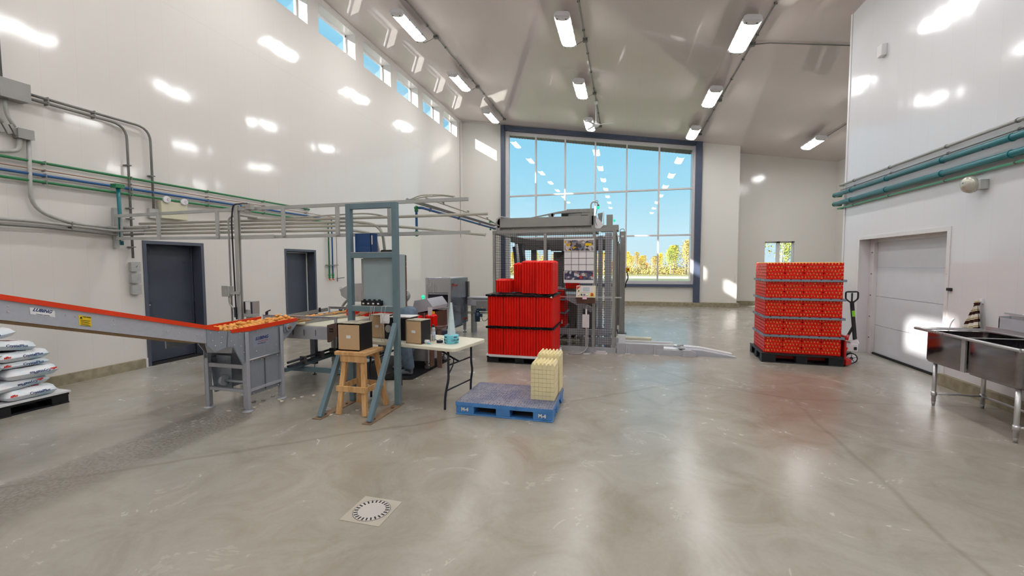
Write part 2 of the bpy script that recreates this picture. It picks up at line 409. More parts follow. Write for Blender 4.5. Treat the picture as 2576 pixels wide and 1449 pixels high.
    M['bark'] = mat('pale_bark', (190,180,166), .9, var=.25, vs=5)
    M['cladding'] = mat('brown_soffit_slats', (120,108,112), .6, var=.15, vs=8)
ready()
# ================================================================ camera
F_PX = 1067.27; H_CAM = 1.7
cam = bpy.data.objects.new('camera', bpy.data.cameras.new('camera')); COL.objects.link(cam); S.camera = cam
cam.data.sensor_fit = 'HORIZONTAL'; cam.data.sensor_width = 36; cam.data.lens = F_PX/2576*36; cam.data.clip_start = .05; cam.data.clip_end = 600
yaw, pit, rol = (math.radians(a) for a in (14.873, 3.153, .152))
fwd = Vector((-math.sin(yaw)*math.cos(pit), math.cos(yaw)*math.cos(pit), -math.sin(pit)))
rt = Vector((math.cos(yaw), math.sin(yaw), 0)); dn = fwd.cross(rt)
rt2 = rt*math.cos(rol) + dn*math.sin(rol); dn2 = dn*math.cos(rol) - rt*math.sin(rol)
mw = Matrix.Identity(4)
for i in range(3): mw[i][0] = rt2[i]; mw[i][1] = -dn2[i]; mw[i][2] = -fwd[i]
mw.translation = Vector((0,0,H_CAM)); cam.matrix_world = mw
# ================================================================ world, sun
w = bpy.data.worlds.new('sky'); S.world = w; w.use_nodes = True; n = w.node_tree.nodes; l = w.node_tree.links; bg = n['Background']
tc = n.new('ShaderNodeTexCoord'); sp = n.new('ShaderNodeSeparateXYZ'); l.new(tc.outputs['Generated'], sp.inputs[0])
c = ramp(n, l, sp.outputs[2], [(.0, srgb(205,232,243)), (.07, srgb(194,233,247)), (.16, srgb(164,221,243)), (.30, srgb(138,209,240)), (.6, srgb(150,214,242))])
nz = n.new('ShaderNodeTexNoise'); nz.inputs['Scale'].default_value = 3.0; nz.inputs['Detail'].default_value = 5; mp = n.new('ShaderNodeMapping'); mp.inputs['Scale'].default_value = (1,1,2.2)
l.new(tc.outputs['Generated'], mp.inputs['Vector']); l.new(mp.outputs['Vector'], nz.inputs['Vector'])
cl = mth(n, l, 'MULTIPLY', ramp(n, l, nz.outputs['Fac'], [(.52, g4(0)), (.66, g4(1))]), ramp(n, l, mth(n, l, 'MULTIPLY', sp.outputs[0], -1), [(.3, g4(0)), (.5, g4(.8))]))
l.new(mixc(n, l, cl, c, srgb(244,248,252)), bg.inputs['Color']); bg.inputs['Strength'].default_value = .84
sun = bpy.data.objects.new('sun', bpy.data.lights.new('sun', 'SUN')); COL.objects.link(sun); sun.data.energy = 11; sun.data.angle = .012; sun.data.color = (1,.96,.9)
sun.rotation_euler = Vector((-1, -1.047, .603)).to_track_quat('Z', 'Y').to_euler(); sun.location = (-30, -20, 30)
# ================================================================ the room
XL, XR, YF, YR, YB = -7.75, 4.33, 19.8, 20.9, -7.4
def cz(x): return 8.66 - .166*(x + 7.75)                 # underside of the sloping ceiling
def fz(y): return 0 if y < 12 else -.13*min(1, (y-12)/7.8)    # the floor falls a little towards the big window
b = MB(); ys = [YB-.4, 12, 19.8, 21.3]; zs = [0, 0, -.13, -.13]
for i in range(3):
    b.add([(-8.2, ys[i], zs[i]), (9.0, ys[i], zs[i]), (9.0, ys[i+1], zs[i+1]), (-8.2, ys[i+1], zs[i+1]),
           (-8.2, ys[i], -.5), (9.0, ys[i], -.5), (9.0, ys[i+1], -.5), (-8.2, ys[i+1], -.5)], [(0,1,2,3),(7,6,5,4),(0,4,5,1),(2,6,7,3),(1,5,6,2),(3,7,4,0)])
struct('floor', b, M['floor'], label='polished grey brown concrete floor with stains and cracks')
b = MB(); b.prism([(-8.5, cz(-8.5)), (9.1, cz(9.1)), (9.1, cz(9.1)+.4), (-8.5, cz(-8.5)+.4)], 'y', YB-.5, 21.3)
struct('ceiling', b, M['ceil'], label='sloping glossy off-white panel ceiling')
# left wall with six (and more, behind the camera) clerestory openings and two doorways
WIN = [(17.55-1.96*k, 19.10-1.96*k) for k in range(13) if k != 11]
ZB, ZT = 7.73, 8.47; D1 = (5.26, 6.32, 2.12); D2 = (8.31, 9.36, 2.09)
b = MB(); T = -8.15; y = YB-.4
for (a, c_, h) in (D1, D2):
    b.box(T, XL, y, a, -.3, 2.6); b.box(T, XL, a, c_, h, 2.6); y = c_
b.box(T, XL, y, 20.3, -.3, 2.6); b.box(T, XL, YB-.4, 20.3, 2.6, ZB); b.box(T, XL, YB-.4, 20.3, ZT, 8.75)
y = YB-.4
for a, c_ in WIN[::-1]: b.box(T, XL, y, a, ZB, ZT); y = c_
b.box(T, XL, y, 20.3, ZB, ZT)
struct('wall_left', b, M['wall_y'], label='tall glossy white panelled wall with a row of high windows')
for k, (a, c_) in enumerate(WIN):
    b = MB(); x0, x1 = -8.11, -8.05
    b.box(x0, x1, a, c_, ZB, ZB+.05); b.box(x0, x1, a, c_, ZT-.05, ZT); b.box(x0, x1, a, a+.05, ZB, ZT); b.box(x0, x1, c_-.05, c_, ZB, ZT)
    o = struct('window_%d' % (k+1), b, M['vinyl'], label='high white framed window, number %d from the far end of the left wall' % (k+1) if 0 else None)
    g = MB(); g.box(-8.085, -8.079, a+.045, c_-.045, ZB+.045, ZT-.045); obj('glass_pane', g, M['glass'], o)
# back wall (behind the camera), right wall with the sectional door opening, the side bay
b = MB(); b.box(-8.15, 9.0, YB-.4, YB, -.3, 8.75); struct('wall_back', b, M['wall_x'])
DR = (7.26, 9.56, 2.16)
b = MB(); b.box(XR, 4.75, YB, DR[0], -.3, 6.9); b.box(XR, 4.75, DR[1], 10.2, -.3, 6.9); b.box(XR, 4.75, DR[0], DR[1], DR[2], 6.9); b.box(4.75, 9.0, 9.8, 10.2, -.3, 6.9)
struct('wall_right', b, M['wall_r'], label='white panelled wall with pipes and a roll door')
b = MB(); b.box(8.56, 9.0, 10.2, 21.3, -.3, 6.4); struct('wall_bay', b, M['wall_y'])
b = MB(); WR = (5.93, 7.08, 1.15, 2.68)
b.box(4.6, WR[0], YR, YR+.4, -.3, 6.9); b.box(WR[1], 9.0, YR, YR+.4, -.3, 6.9); b.box(WR[0], WR[1], YR, YR+.4, -.3, WR[2]); b.box(WR[0], WR[1], YR, YR+.4, WR[3], 6.9)
struct('wall_recess', b, M['wall_x'], label='recessed white wall with a small two pane window')
b = MB(); y0, y1 = YR+.2, YR+.27; m_ = (WR[0]+WR[1])/2
for x0, x1 in ((WR[0], WR[0]+.05), (m_-.07, m_+.07), (WR[1]-.05, WR[1])): b.box(x0, x1, y0, y1, WR[2], WR[3])
b.box(WR[0], WR[1], y0, y1, WR[2], WR[2]+.06); b.box(WR[0], WR[1], y0, y1, WR[3]-.06, WR[3])
o = struct('window_15', b, M['vinyl']); g = MB(); g.box(WR[0]+.04, WR[1]-.04, y0+.03, y0+.036, WR[2]+.05, WR[3]-.05); obj('glass_pane', g, M['glass'], o)
# far wall round the big window
XA, XB_ = -5.57, 2.87
def top(x): return 8.06 - .1555*(x+5.57)       # underside of the dark head beam
b = MB(); b.box(-8.15, XA, YF, 20.2, -.5, 8.75); b.box(XB_, 4.6, YF, YR+.3, -.5, 7.3); b.box(XA, XB_, YF, 20.2, -.5, .70)
b.prism([(XA, top(XA)+.1), (XB_, top(XB_)+.1), (XB_, 7.6), (XA, 8.75)], 'y', YF, 20.2)
struct('wall_far', b, M['wall_x'], label='white far wall around the large sloped window')
b = MB(); b.box(-5.76, -5.57, 19.64, YF, -.13, top(-5.66)+.22); b.box(2.87, 3.12, 19.64, YF, -.13, top(3)+.22); b.box(XA, XB_, 19.68, YF+.1, .70, .82)
b.prism([(XA, top(XA)), (XB_, top(XB_)), (XB_, top(XB_)+.2), (XA, top(XA)+.2)], 'y', 19.68, YF+.1)
struct('trim_1', b, M['navy'], label='dark blue steel frame around the large window')
MX = [-4.10, -2.72, -1.345, .036, 1.41]
b = MB(); f0, f1 = 19.84, 19.98; zt = lambda x: top(x)-.015
b.box(XA+.001, XA+.17, f0-.003, f1+.003, .823, zt(XA)); b.box(XB_-.11, XB_-.001, f0-.003, f1+.003, .823, zt(XB_)+.02); b.box(XA, XB_, f0, f1, .821, .96)
b.prism([(XA, zt(XA)-.14), (XB_, zt(XB_)-.14), (XB_, zt(XB_)), (XA, zt(XA))], 'y', f0, f1)
for x in MX: b.box(x-.033, x+.033, f0+.004, f1-.004, .9, zt(x)-.1)
for z in (2.97, 4.97): b.box(XA+.1, XB_-.1, f0+.01, f1-.01, z-.033, z+.033)
big = struct('window_14', b, M['alu'], label='large sloped-top window of eighteen panes in pale aluminium')
ex = [XA+.17]+MX+[XB_-.11]
for i in range(6):
    for z0, z1 in ((.95, 2.94), (3.0, 4.94), (5.0, None)):
        g = MB(); x0, x1 = ex[i]+.02, ex[i+1]-.02
        t0, t1 = (zt(x0)-.12, zt(x1)-.12) if z1 is None else (z1, z1)
        g.prism([(x0, z0), (x1, z0), (x1, t1), (x0, t0)], 'y', 19.905, 19.911); obj('glass_pane', g, M['glass'], big)
b = MB(); b.prism([(-8.3, 8.66), (3.4, 6.712), (3.4, 6.832), (-8.3, 8.78)], 'y', 20.22, 21.5)
for k in range(80):
    x = -8.2+k*.145; b.box(x, x+.02, 20.22, 21.5, 8.645-.1665*(x+8.3)-.005, 8.66-.1665*(x+8.3))
struct('trim_2', b, M['cladding'], label='brown slatted soffit outside the large window')
# concrete curbs
b = MB(); b.box(XL, XL+.05, YB, 5.2, 0, .15); struct('baseboard_left', b, M['curb'])
b = MB(); b.box(XL, XL+.05, 9.42, 12, 0, .15); b.box(XL, XL+.05, 6.38, 8.25, 0, .15); b.prism([(12, 0), (19.6, -.13), (19.6, .04), (12, .15)], 'x', XL, XL+.05); struct('baseboard_left_far', b, M['curb'])
b = MB(); b.box(XL, 2.88, 19.55, YF, -.14, .04); b.box(3.11, 4.66, 19.55, YF, -.14, .05); b.box(2.88, 3.11, 19.55, 19.64, -.14, .04); b.box(4.6, 4.66, 19.8, YR, -.14, .05); struct('baseboard_far', b, M['curb'])
b = MB(); b.box(4.66, 8.56, YR-.06, YR, -.14, .05); struct('baseboard_recess', b, M['curb'])
b = MB(); b.box(XR-.06, XR, YB, DR[0]-.03, 0, .16); b.box(XR-.02, XR, DR[1]+.02, 10.2, 0, .16); struct('baseboard_right', b, M['curb'])
b = MB(); b.box(XR-.012, XR-.001, 7.205, 7.27, .002, 2.15); b.box(XR-.014, XR-.001, 7.205, 9.60, 2.15, 2.21); b.box(XR-.012, XR-.001, 9.55, 9.60, .16, 2.15); b.box(XL, XL+.012, 5.2, 5.262, 0, .15)
b.box(XR-.015, XR+.01, 10.15, 10.21, .16, 6.66); struct('trim_3', b, M['trimw'])
# doors in the left wall
def door(nm, D, lab, strip):
    a, c_, h = D; b = MB(); f = .055
    b.box(T+.2, XL+.012, a, a+f, 0, h); b.box(T+.2, XL+.012, c_-f, c_, 0, h); b.box(T+.2, XL+.012, a+f, c_-f, h-f, h)
    b.box(-7.98, -7.965, c_-f-.03, c_-f, 0, h-f)
    fr = struct(nm, b, M['slate'], label=lab); d = MB(); d.box(-8.02, -7.975, a+f+.004, c_-f-.004, .02, h-f-.004); lf = obj('door_leaf', d, M['door'], fr)
    if strip:
        s_ = MB(); s_.box(-7.97, -7.955, c_-f-.05, c_-f-.022, .02, h-f-.02); s_.box(-7.97, -7.955, a+f, c_-f, h-f-.03, h-f-.012); obj('weather_strip', s_, M['trimw'], fr, label='pale weather strip')
    k = MB()
    if strip: k.cyl((-7.975, a+.13, 1.0), (-7.93, a+.13, 1.0), .025)
    else:
        k.cyl((-7.975, a+.1, 1.02), (-7.92, a+.1, 1.02), .02); k.bar((-7.92, a+.09, 1.02), (-7.92, a+.2, 1.02), .018, .022)
    obj('door_handle', k, M['bolt'], lf, label='silver door handle')
    bk = MB(); bk.box(T, T+.1, a, c_, 0, h); obj('light_block', bk, M['door'], fr)  # unseen slab added behind the leaf to stop outside light at its gaps
    s2 = MB(); s2.box(T+.2, XL+.02, a+f, c_-f, -.02, .012); obj('threshold', s2, M['blackr'], fr)
door('door_1', D1, 'wide dark slate door nearer the camera with lever handle', 0)
door('door_2', D2, 'dark slate door farther along the left wall', 1)
# sectional roll door on the right
b = MB(); yy = (7.3, 9.5)
for k, (z0, z1) in enumerate(((.03, .55), (.556, 1.09), (1.096, 1.63), (1.636, 2.2))): b.box(4.56, 4.61, yy[0], yy[1], z0, z1)
dr = struct('door_3', b, mat('roll_door_white', (218,220,226), .38, var=.02), label='white sectional roll door of four panels')
b = MB(); b.box(4.5, 4.56, 9.42, 9.56, 0, 2.16); b.box(4.5, 4.56, 7.26, 7.33, 0, 2.16); b.box(4.53, 4.6, 7.3, 9.5, 2.1, 2.16)
obj('door_track', b, M['trimw'], dr)
b = MB()
for z in (.3, .7, 1.1, 1.5, 1.9): b.box(4.485, 4.5, 9.46, 9.48, z, z+.015)
obj('track_bolts', b, M['machd'], dr)
b = MB(); b.box(4.53, 4.58, 7.3, 9.5, 0, .035); obj('rubber_seal', b, M['blackr'], dr)
b = MB(); b.box(XR-.04, XR-.001, 7.13, 7.19, 1.325, 1.365)
single('door_sensor', b, M['black'], 'small black sensor box on the wall right of the roll door', 'sensor', bevel=.004)
# ================================================================ lamps under the ceiling
LX = {'left': -5.64, 'middle': -1.45, 'right': 2.47}
ROWY = [17.8, 14.2, 10.62, 7.04, 3.46, -.12, -3.7]
def make_lamp():
    t = thing('ceiling_light', 'x', 'ceiling light')
    b = MB(); b.prism([(-.19, 0), (.19, 0), (.17, .07), (.12, .1), (-.12, .1), (-.17, .07)], 'y', -.70, .70); obj('housing', b, M['white'], t)
    b = MB(); b.prism([(-.165, 0), (.165, 0), (.135, -.045), (.06, -.06), (-.06, -.06), (-.135, -.045)], 'y', -.6, .6); obj('lamp_lens', b, M['lens'], t)
    b = MB()
    for s_ in (-1, 1): b.prism([(-.17, 0), (.17, 0), (.14, -.045), (.06, -.062), (-.06, -.062), (-.14, -.045)], 'y', s_*.6, s_*.68)
    obj('end_cap', b, M['trimw'], t)
    b = MB()
    for y in (-.66, .66):
        for x in (-.1, .1): b.box(x-.012, x+.012, y-.02, y+.02, -.066, -.05)
    for y in (-.35, 0, .35):
        for x in (-.19, .19): b.box(x-.006, x+.006, y-.015, y+.015, -.02, .02)
    obj('latch', b, M['machd'], t)
    b = MB()
    for y in (-.5, .5): b.cyl((0, y, .1), (0, y, .24), .004, n=6)
    obj('hanger_wire', b, M['zinc'], t)
    return t
lamp0 = make_lamp(); first = True; tilt = math.atan(.166)
ordn = ['farthest', 'middle', 'nearest']
def put_lamp(x, y, label, group):
    global first
    o = lamp0 if first else dup(lamp0); first = False
    o.location = (x, y, cz(x)-.27); o.rotation_euler = (0, tilt, 0); o['label'] = label; o['group'] = group
    return o
for nm, x in LX.items():
    for i, y in enumerate(ROWY):
        if i < 3: put_lamp(x, y, {'left': 'lit strip lamp of the row beside the high windows, %s one', 'middle': 'lit strip lamp of the middle ceiling row, %s one', 'right': 'lit strip lamp of the ceiling row right of the big window, %s one'}[nm] % ordn[i], '%s row of ceiling lights' % nm)
        elif y < 7.1: put_lamp(x, y, 'lit strip lamp overhead, outside the photo to the rear', 'ceiling lights outside the frame')
put_lamp(6.5, 17.8, 'lit strip lamp alone in the side bay, above the egg pallet', 'bay ceiling light')
put_lamp(6.5, 14.2, 'lit strip lamp hidden behind the right wall corner', 'bay ceiling light')
def cpath(x, ys, off=.03): return [(x, y, cz(x)-off) for y in ys]
def ceil_conduit(x, y0, y1, lab, ends):
    t = thing('ceiling_conduit', lab, 'conduit', (x, y1, cz(x)-.03), group='conduits feeding the ceiling lights')
    b = MB(); b.tube(cpath(x, (y0, y1)), .014, 8); obj('pipe_run', b, M['dzinc'], t)
    b = MB()
    for y in ends: b.box(x-.06, x+.06, y-.05, y+.05, cz(x)-.08, cz(x)-.01)
    obj('junction_box', b, M['dzinc'], t)
    b = MB(); y = y0+.6
    while y < y1: b.box(x-.03, x+.03, y-.01, y+.01, cz(x)-.045, cz(x)); y += 1.2
    obj('pipe_clip', b, M['dzinc'], t)
    b = MB()
    for y in ends: b.tube(fillet([(x-.05, y, cz(x)-.05), (x-.16, y-.03, cz(x)-.12), (x-.28, y-.15, cz(x)-.24)], .06), .006, 6)
    obj('lamp_cable', b, M['dzinc'], t); return t
ceil_conduit(-5.30, -4, 18.75, 'grey conduit along the ceiling beside the high windows', (18.7, 15.1, 11.55, 7.9, 4.3))
ceil_conduit(-1.06, -4, 18.65, 'grey conduit along the middle of the ceiling', (18.6, 15.0, 11.45, 7.9, 4.3))
ceil_conduit(2.84, -4, 18.6, 'grey conduit along the right part of the ceiling', (18.55, 14.95, 11.4, 7.9, 4.3))
b = MB(); b.tube([(2.86, 11.4, cz(2.86)-.04), (3.2, 11.33, cz(3.2)-.03), (8.4, 11.33, cz(8.4)-.03)], .013, 8)
single('ceiling_conduit', b, M['dzinc'], 'conduit crossing the ceiling towards the top of the right wall', 'conduit')
b = MB(); b.tube([(6.86, 18.6, cz(6.86)-.04), (6.86, 11.33, cz(6.86)-.03)], .013, 8); b.box(6.8, 6.92, 18.5, 18.6, cz(6.86)-.08, cz(6.86)-.01)
single('ceiling_conduit', b, M['dzinc'], 'short conduit behind the lone lamp of the side bay', 'conduit')
b = MB(); b.tube(fillet([(-5.3, 19.4, cz(-5.3)-.03), (-7.35, 19.4, cz(-7.35)-.04), (-7.72, 19.4, 8.58), (-7.72, 19.4, 3.0)], .15), .012, 8)
single('wall_conduit', b, M['zinc'], 'thin conduit dropping down the far left corner of the room', 'conduit')
# ceiling fan beside the middle conduit
fy, fx = 15.75, -1.06; t = thing('ceiling_fan', 'white ceiling fan hanging on a rod by the middle conduit', 'ceiling fan', (fx, fy, 6.75))
z = cz(fx)
b = MB(); b.lathe([(.02, 0), (.055, .03), (.06, .13), (.03, .14)], (fx, fy, z-.16), 16); obj('canopy', b, M['white'], t)
b = MB(); b.cyl((fx, fy, z-.1), (fx, fy, z-.78), .013); obj('rod', b, M['white'], t)
b = MB(); b.lathe([(.02, 0), (.09, .01), (.13, .04), (.13, .08), (.05, .12), (.02, .2)], (fx, fy, z-.92), 20); obj('motor', b, M['white'], t)
for k in range(3):
    a = k*2*PI/3+.05; d = Vector((math.cos(a), math.sin(a), 0)); b = MB(); b.bar(Vector((fx, fy, z-.86))+d*.12, Vector((fx, fy, z-.85))+d*.62, .1, .006); obj('blade', b, M['white'], t)
b = MB(); b.box(XR-.09, XR, 8.93, 9.07, 5.3, 5.5)
single('wall_vent', b, M['trimw'], 'small white vent hood high on the right wall', 'vent', bevel=.01)
# ================================================================ egg elevator conveyor (runs along y, rises towards the camera)
def conveyor():
    x0, x1 = -4.80, -4.23
    t = thing('egg_conveyor', 'galvanised egg conveyor with orange side rails rising towards the left edge', 'conveyor', (-4.5, 4.1, 0))
    def up(y): return 1.005 + (3.62-y)*.287 if y < 3.62 else .965        # top of the side panel
    def side(x, xx):
        b = MB(); b.prism([(-.9, up(-.9)-.015), (3.60, up(3.6)-.02), (3.60, up(3.6)-.175), (-.9, up(-.9)-.145)], 'x', x, xx); return b
    obj('side_panel', side(x1-.012, x1), M['galv2'], t); obj('side_panel', side(x0, x0+.012), M['galv2'], t)
    b = MB()
    for x in (x1, x0):
        s_ = 1 if x == x1 else -1
        b2 = [(-.9, up(-.9)+.018), (3.58, up(3.58)+.018), (3.58, up(3.58)-.024), (-.9, up(-.9)-.016)]
        b.prism(b2, 'x', x-.004*s_, x+.014*s_)
    obj('side_rail', b, M['orange'], t, label='orange red rail on the rising section')
    b = MB()
    for x in (x1, x0):
        s_ = 1 if x == x1 else -1
        b.prism([(3.72, .985), (4.70, 1.0), (4.70, .955), (3.95, .935), (3.72, .95)], 'x', x-.004*s_, x+.016*s_)
    obj('side_rail', b, M['orange'], t, label='orange rail on the level section')
    b = MB(); b.prism([(-.9, up(-.9)-.06), (3.6, up(3.6)-.06), (3.6, up(3.6)-.075), (-.9, up(-.9)-.075)], 'x', x0+.015, x1-.015); b.box(x0+.015, x1-.015, 3.6, 5.0, .925, .94)
    b.prism([(-.9, up(-.9)-.135), (3.45, up(3.45)-.16), (3.45, up(3.45)-.178), (-.9, up(-.9)-.15)], 'x', x0+.015, x1-.015)
    obj('belt', b, M['beltd'], t, label='brown rod belt')
    b = MB()
    b.prism([(3.44, 1.035), (3.68, .975), (3.66, .80), (3.52, .775), (3.44, .86)], 'x', x1-.01, x1+.008)
    b.prism([(3.69, .975), (3.95, .95), (3.97, .62), (3.86, .57), (3.75, .79), (3.67, .80)], 'x', x1-.01, x1+.01)
    b.prism([(3.44, 1.035), (3.95, .965), (3.95, .80), (3.44, .80)], 'x', x0-.006, x0+.012)
    obj('bend_plate', b, M['galv'], t)
    b = MB(); b.prism([(3.93, .955), (4.72, .965), (4.72, .93), (4.62, .84), (4.44, .70), (4.40, .60), (3.93, .60)], 'x', x1-.012, x1+.004); b.prism([(3.93, .955), (4.72, .965), (4.6, .8), (4.40, .60), (3.93, .60)], 'x', x0-.004, x0+.012)
    obj('head_plate', b, M['galv'], t)
    b = MB(); b.prism([(3.93, .60), (4.40, .60), (4.40, .17), (3.97, .17)], 'x', x1-.03, x1-.01); b.prism([(3.93, .60), (4.40, .60), (4.40, .17), (3.97, .17)], 'x', x0+.01, x0+.03)
    obj('guard_panel', b, M['galv'], t)
    b = MB(); b.box(x1-.009, x1-.004, 4.17, 4.185, .19, .58); obj('guard_slot', b, M['machd'], t)
    b = MB(); b.tube([(x1+.012, 3.94, .595), (x1+.012, 4.40, .605)], .008, 6); obj('guard_trim', b, M['bolt'], t)
    b = MB()
    for (y, z) in ((3.48,.99),(3.5,.9),(3.53,.84),(3.58,.98),(3.6,.86),(3.61,.92),(3.72,.94),(3.72,.86),(3.76,.81),(3.83,.93),(3.83,.88),(3.84,.78),(3.88,.70),(3.93,.82),(3.9,.64),(4.06,.92),(4.3,.93),(4.45,.92),(4.16,.585),(4.12,.57),(4.20,.575),(3.99,.57),(4.36,.57),(4.44,.86),(4.05,.68),(4.35,.70),(3.99,.19),(4.36,.19),(4.39,.93)): b.ball((x1+.008, y, z), .0075, 8, 4)
    for (y, z) in ((.9,-.05),(.9,-.09),(1.1,-.06),(1.98,-.06),(1.98,-.10),(2.30,-.07),(2.36,-.07),(2.62,-.06),(2.62,-.1),(3.05,-.10),(3.1,-.06),(3.16,-.1),(3.34,-.1),(3.39,-.1)): b.ball((x1+.003, y, up(y)+z), .006, 8, 4)
    obj('bolts', b, M['bolt'], t)
    b = MB(); b.box(x1+.002, x1+.022, 4.47, 4.60, .845, .945); b.cyl((x1+.02, 4.535, .895), (x1+.04, 4.535, .895), .045); obj('bearing_block', b, M['galv'], t)
    b = MB(); b.cyl((x1+.03, 4.535, .895), (x1+.055, 4.535, .895), .02); obj('shaft_end', b, M['copper'], t)
    # legs with bolted feet
    for (x, y) in ((x1, 3.91), (x1, 4.42), (x0, 3.91), (x0, 4.42)):
        b = MB(); b.box(x-.028, x+.028, y-.02, y+.02, .03, .60 if y < 4 else .62); b.box(x-.034, x-.028, y-.024, y+.024, .03, .88); b.box(x+.02, x+.026, y-.024, y+.024, .03, .93)
        b.cyl((x, y, .0), (x, y, .05), .02, n=10); lg = obj('leg', b, M['galv2'], t)
        b = MB(); b.lathe([(.062, 0), (.06, .006), (.03, .014), (.014, .03)], (x, y, 0), 16); obj('foot', b, M['galv2'], lg)
    b = MB()
    for z0, z1 in ((.50, .545), (.22, .255)): b.box(x0+.03, x1-.03, 3.895, 3.925, z0, z1)
    for x in (x0, x1): b.box(x-.015, x+.015, 3.93, 4.42, .22, .25)
    obj('cross_brace', b, M['galv2'], t)
    b = MB(); b.prism([(x0+.10, .80), (x1-.06, .79), (x1-.08, .70), (x0+.13, .69)], 'y', 3.80, 3.89); obj('drip_tray', b, M['galv2'], t); b = MB(); b.box(x0+.12, x1-.09, 3.81, 3.88, .795, .812); obj('shell_debris', b, M['shell'], t)
    b = MB(); b.box(x0+.1, x0+.14, 4.0, 4.04, .25, .6); b.cyl((x0+.2, 3.95, .33), (x1-.06, 3.95, .33), .014); b.cyl((x0+.17, 3.95, .33), (x0+.21, 3.95, .33), .06); obj('tension_roller', b, M['galv2'], t)
    b = MB(); b.box(x0+.03, x0+.26, 3.99, 4.01, .20, .62); obj('inner_guard', b, M['galv'], t)
    b = MB(); b.prism([(3.74, .90), (3.96, .88), (3.96, .66), (3.92, .63)], 'x', x0-.03, x0-.015); obj('inner_flap', b, M['mach2'], t)
    # stickers with the maker's lettering
    def sticker(nm, y0, y1, z0, z1, yaw_, m_, par):
        b = MB(); q = (z0, z1); sl = (up(y0)-up(y1))
        b.add([(x1+.0015, y0, z0), (x1+.0015, y1, z0-yaw_), (x1+.0015, y1, z1-yaw_), (x1+.0015, y0, z1), (x1, y0, z0), (x1, y1, z0-yaw_), (x1, y1, z1-yaw_), (x1, y0, z1)], [(0,1,2,3),(0,4,5,1),(2,6,7,3)])
        return obj(nm, b, m_, par)
    s1 = sticker('maker_sticker', 2.095, 2.235, 1.345, 1.395, .04, M['paper'], t)
    F = frame((x1+.002, 2.163, 1.362), (0, 1, -.287), (0, .287, 1)); text('lettering', 'LUBING', .031, M['lubi'], F, s1, bold=.001, shear=.28)
    F = frame((x1+.002, 2.165, 1.332), (0, 1, -.287), (0, .287, 1)); text('small_print', 'conveyor systems', .011, M['lubi'], F, s1)
    s2 = sticker('warning_sticker', 2.38, 2.462, 1.225, 1.305, .0235, M['label_y'], t)
    F = frame((x1+.002, 2.432, 1.281), (0, 1, -.287), (0, .287, 1)); text('lettering', 'CAUTION', .0125, M['ink'], F, s2, bold=.0005)
    b = MB(); b.prism([(2.385, 1.277), (2.405, 1.272), (2.396, 1.293)], 'x', x1+.0015, x1+.0022)
    for k in range(5): b.bar((x1+.002, 2.39, 1.262-k*.009), (x1+.002, 2.452-(k % 2)*.01, 1.245-k*.009), .0008, .003)
    b.bar((x1+.002, 2.386, 1.268), (x1+.002, 2.457, 1.248), .0008, .0015); b.bar((x1+.002, 2.386, 1.218), (x1+.002, 2.457, 1.2), .0008, .0015)
    obj('warning_print', b, M['ink'], s2)
    b = MB(); b.box(x1+.004, x1+.0055, 4.0, 4.28, .73, .875); s3 = obj('maker_sticker', b, mat('silver_sticker', (160,170,188), .35, .3, var=.02), t)
    F = frame((x1+.006, 4.135, .828), (0, 1, .02), (0, 0, 1)); text('lettering', 'LUBING', .052, M['lubi'], F, s3, bold=.0016, shear=.28)
    F = frame((x1+.006, 4.15, .79), (0, 1, .02), (0, 0, 1)); text('small_print', 'your partner in poultry', .0145, M['redi'], F, s3)
    F = frame((x1+.006, 4.13, .765), (0, 1, .02), (0, 0, 1)); text('small_print', 'www.lubing.com', .018, M['lubi'], F, s3)
conveyor()
# ---------------------------------------------------------------- eggs
def egg_mesh():
    prof = []; n_ = 9
    for i in range(n_+1):
        a = PI*i/n_; z = -.029*math.cos(a); r = .0218*math.sin(a)*(1-.12*math.cos(a)*-1 if 0 else 1-.10*(-math.cos(a)))
        prof.append((max(0, r), z))
    prof[0] = (0, -.029); prof[-1] = (0, .029)
    b = MB(); b.lathe(prof, (0,0,0), 12); return b.mesh('egg', M['egg'])
EGG = egg_mesh(); EN = [0]; EXTRA = []
def egg(p, rot, label, group, cap=True):
    if EN[0] >= 300 and cap: EXTRA.append((p, rot)); return
    o = bpy.data.objects.new('egg', EGG); COL.objects.link(o); o.location = p; o.rotation_euler = rot; tag(o, label, 'egg', group); EN[0] += 1
re_ = random.Random(3)
# two to four loose rows over the level belt, thinning towards the bend
k = 0
y = 3.52
while y < 5.0:
    n_ = 3 if y < 3.75 else 8 if y > 4.0 else 6
    for i in range(n_):
        x = -4.72+(.43*(i+.5)/n_ if n_ > 3 else .30*i/3+.03) + re_.uniform(-.012, .012)
        if x > -4.28-.05*(y > 4.6): continue
        z = .962 if y > 3.6 else .962+(3.6-y)*.287
        egg((x, y+re_.uniform(-.012, .012)+.02*(i % 2), z+.002), (PI/2+re_.uniform(-.2,.2), re_.uniform(-.3,.3), PI/2+re_.uniform(-.9,.9)), 'brown egg lying on the orange railed conveyor belt', 'eggs on the orange railed conveyor')
        if y > 4.0 and re_.random() < .10: egg((x+.02, y+.02, z+.036), (PI/2, 0, re_.uniform(0,3)), 'brown egg lying on the orange railed conveyor belt', 'eggs on the orange railed conveyor')
    y += .068
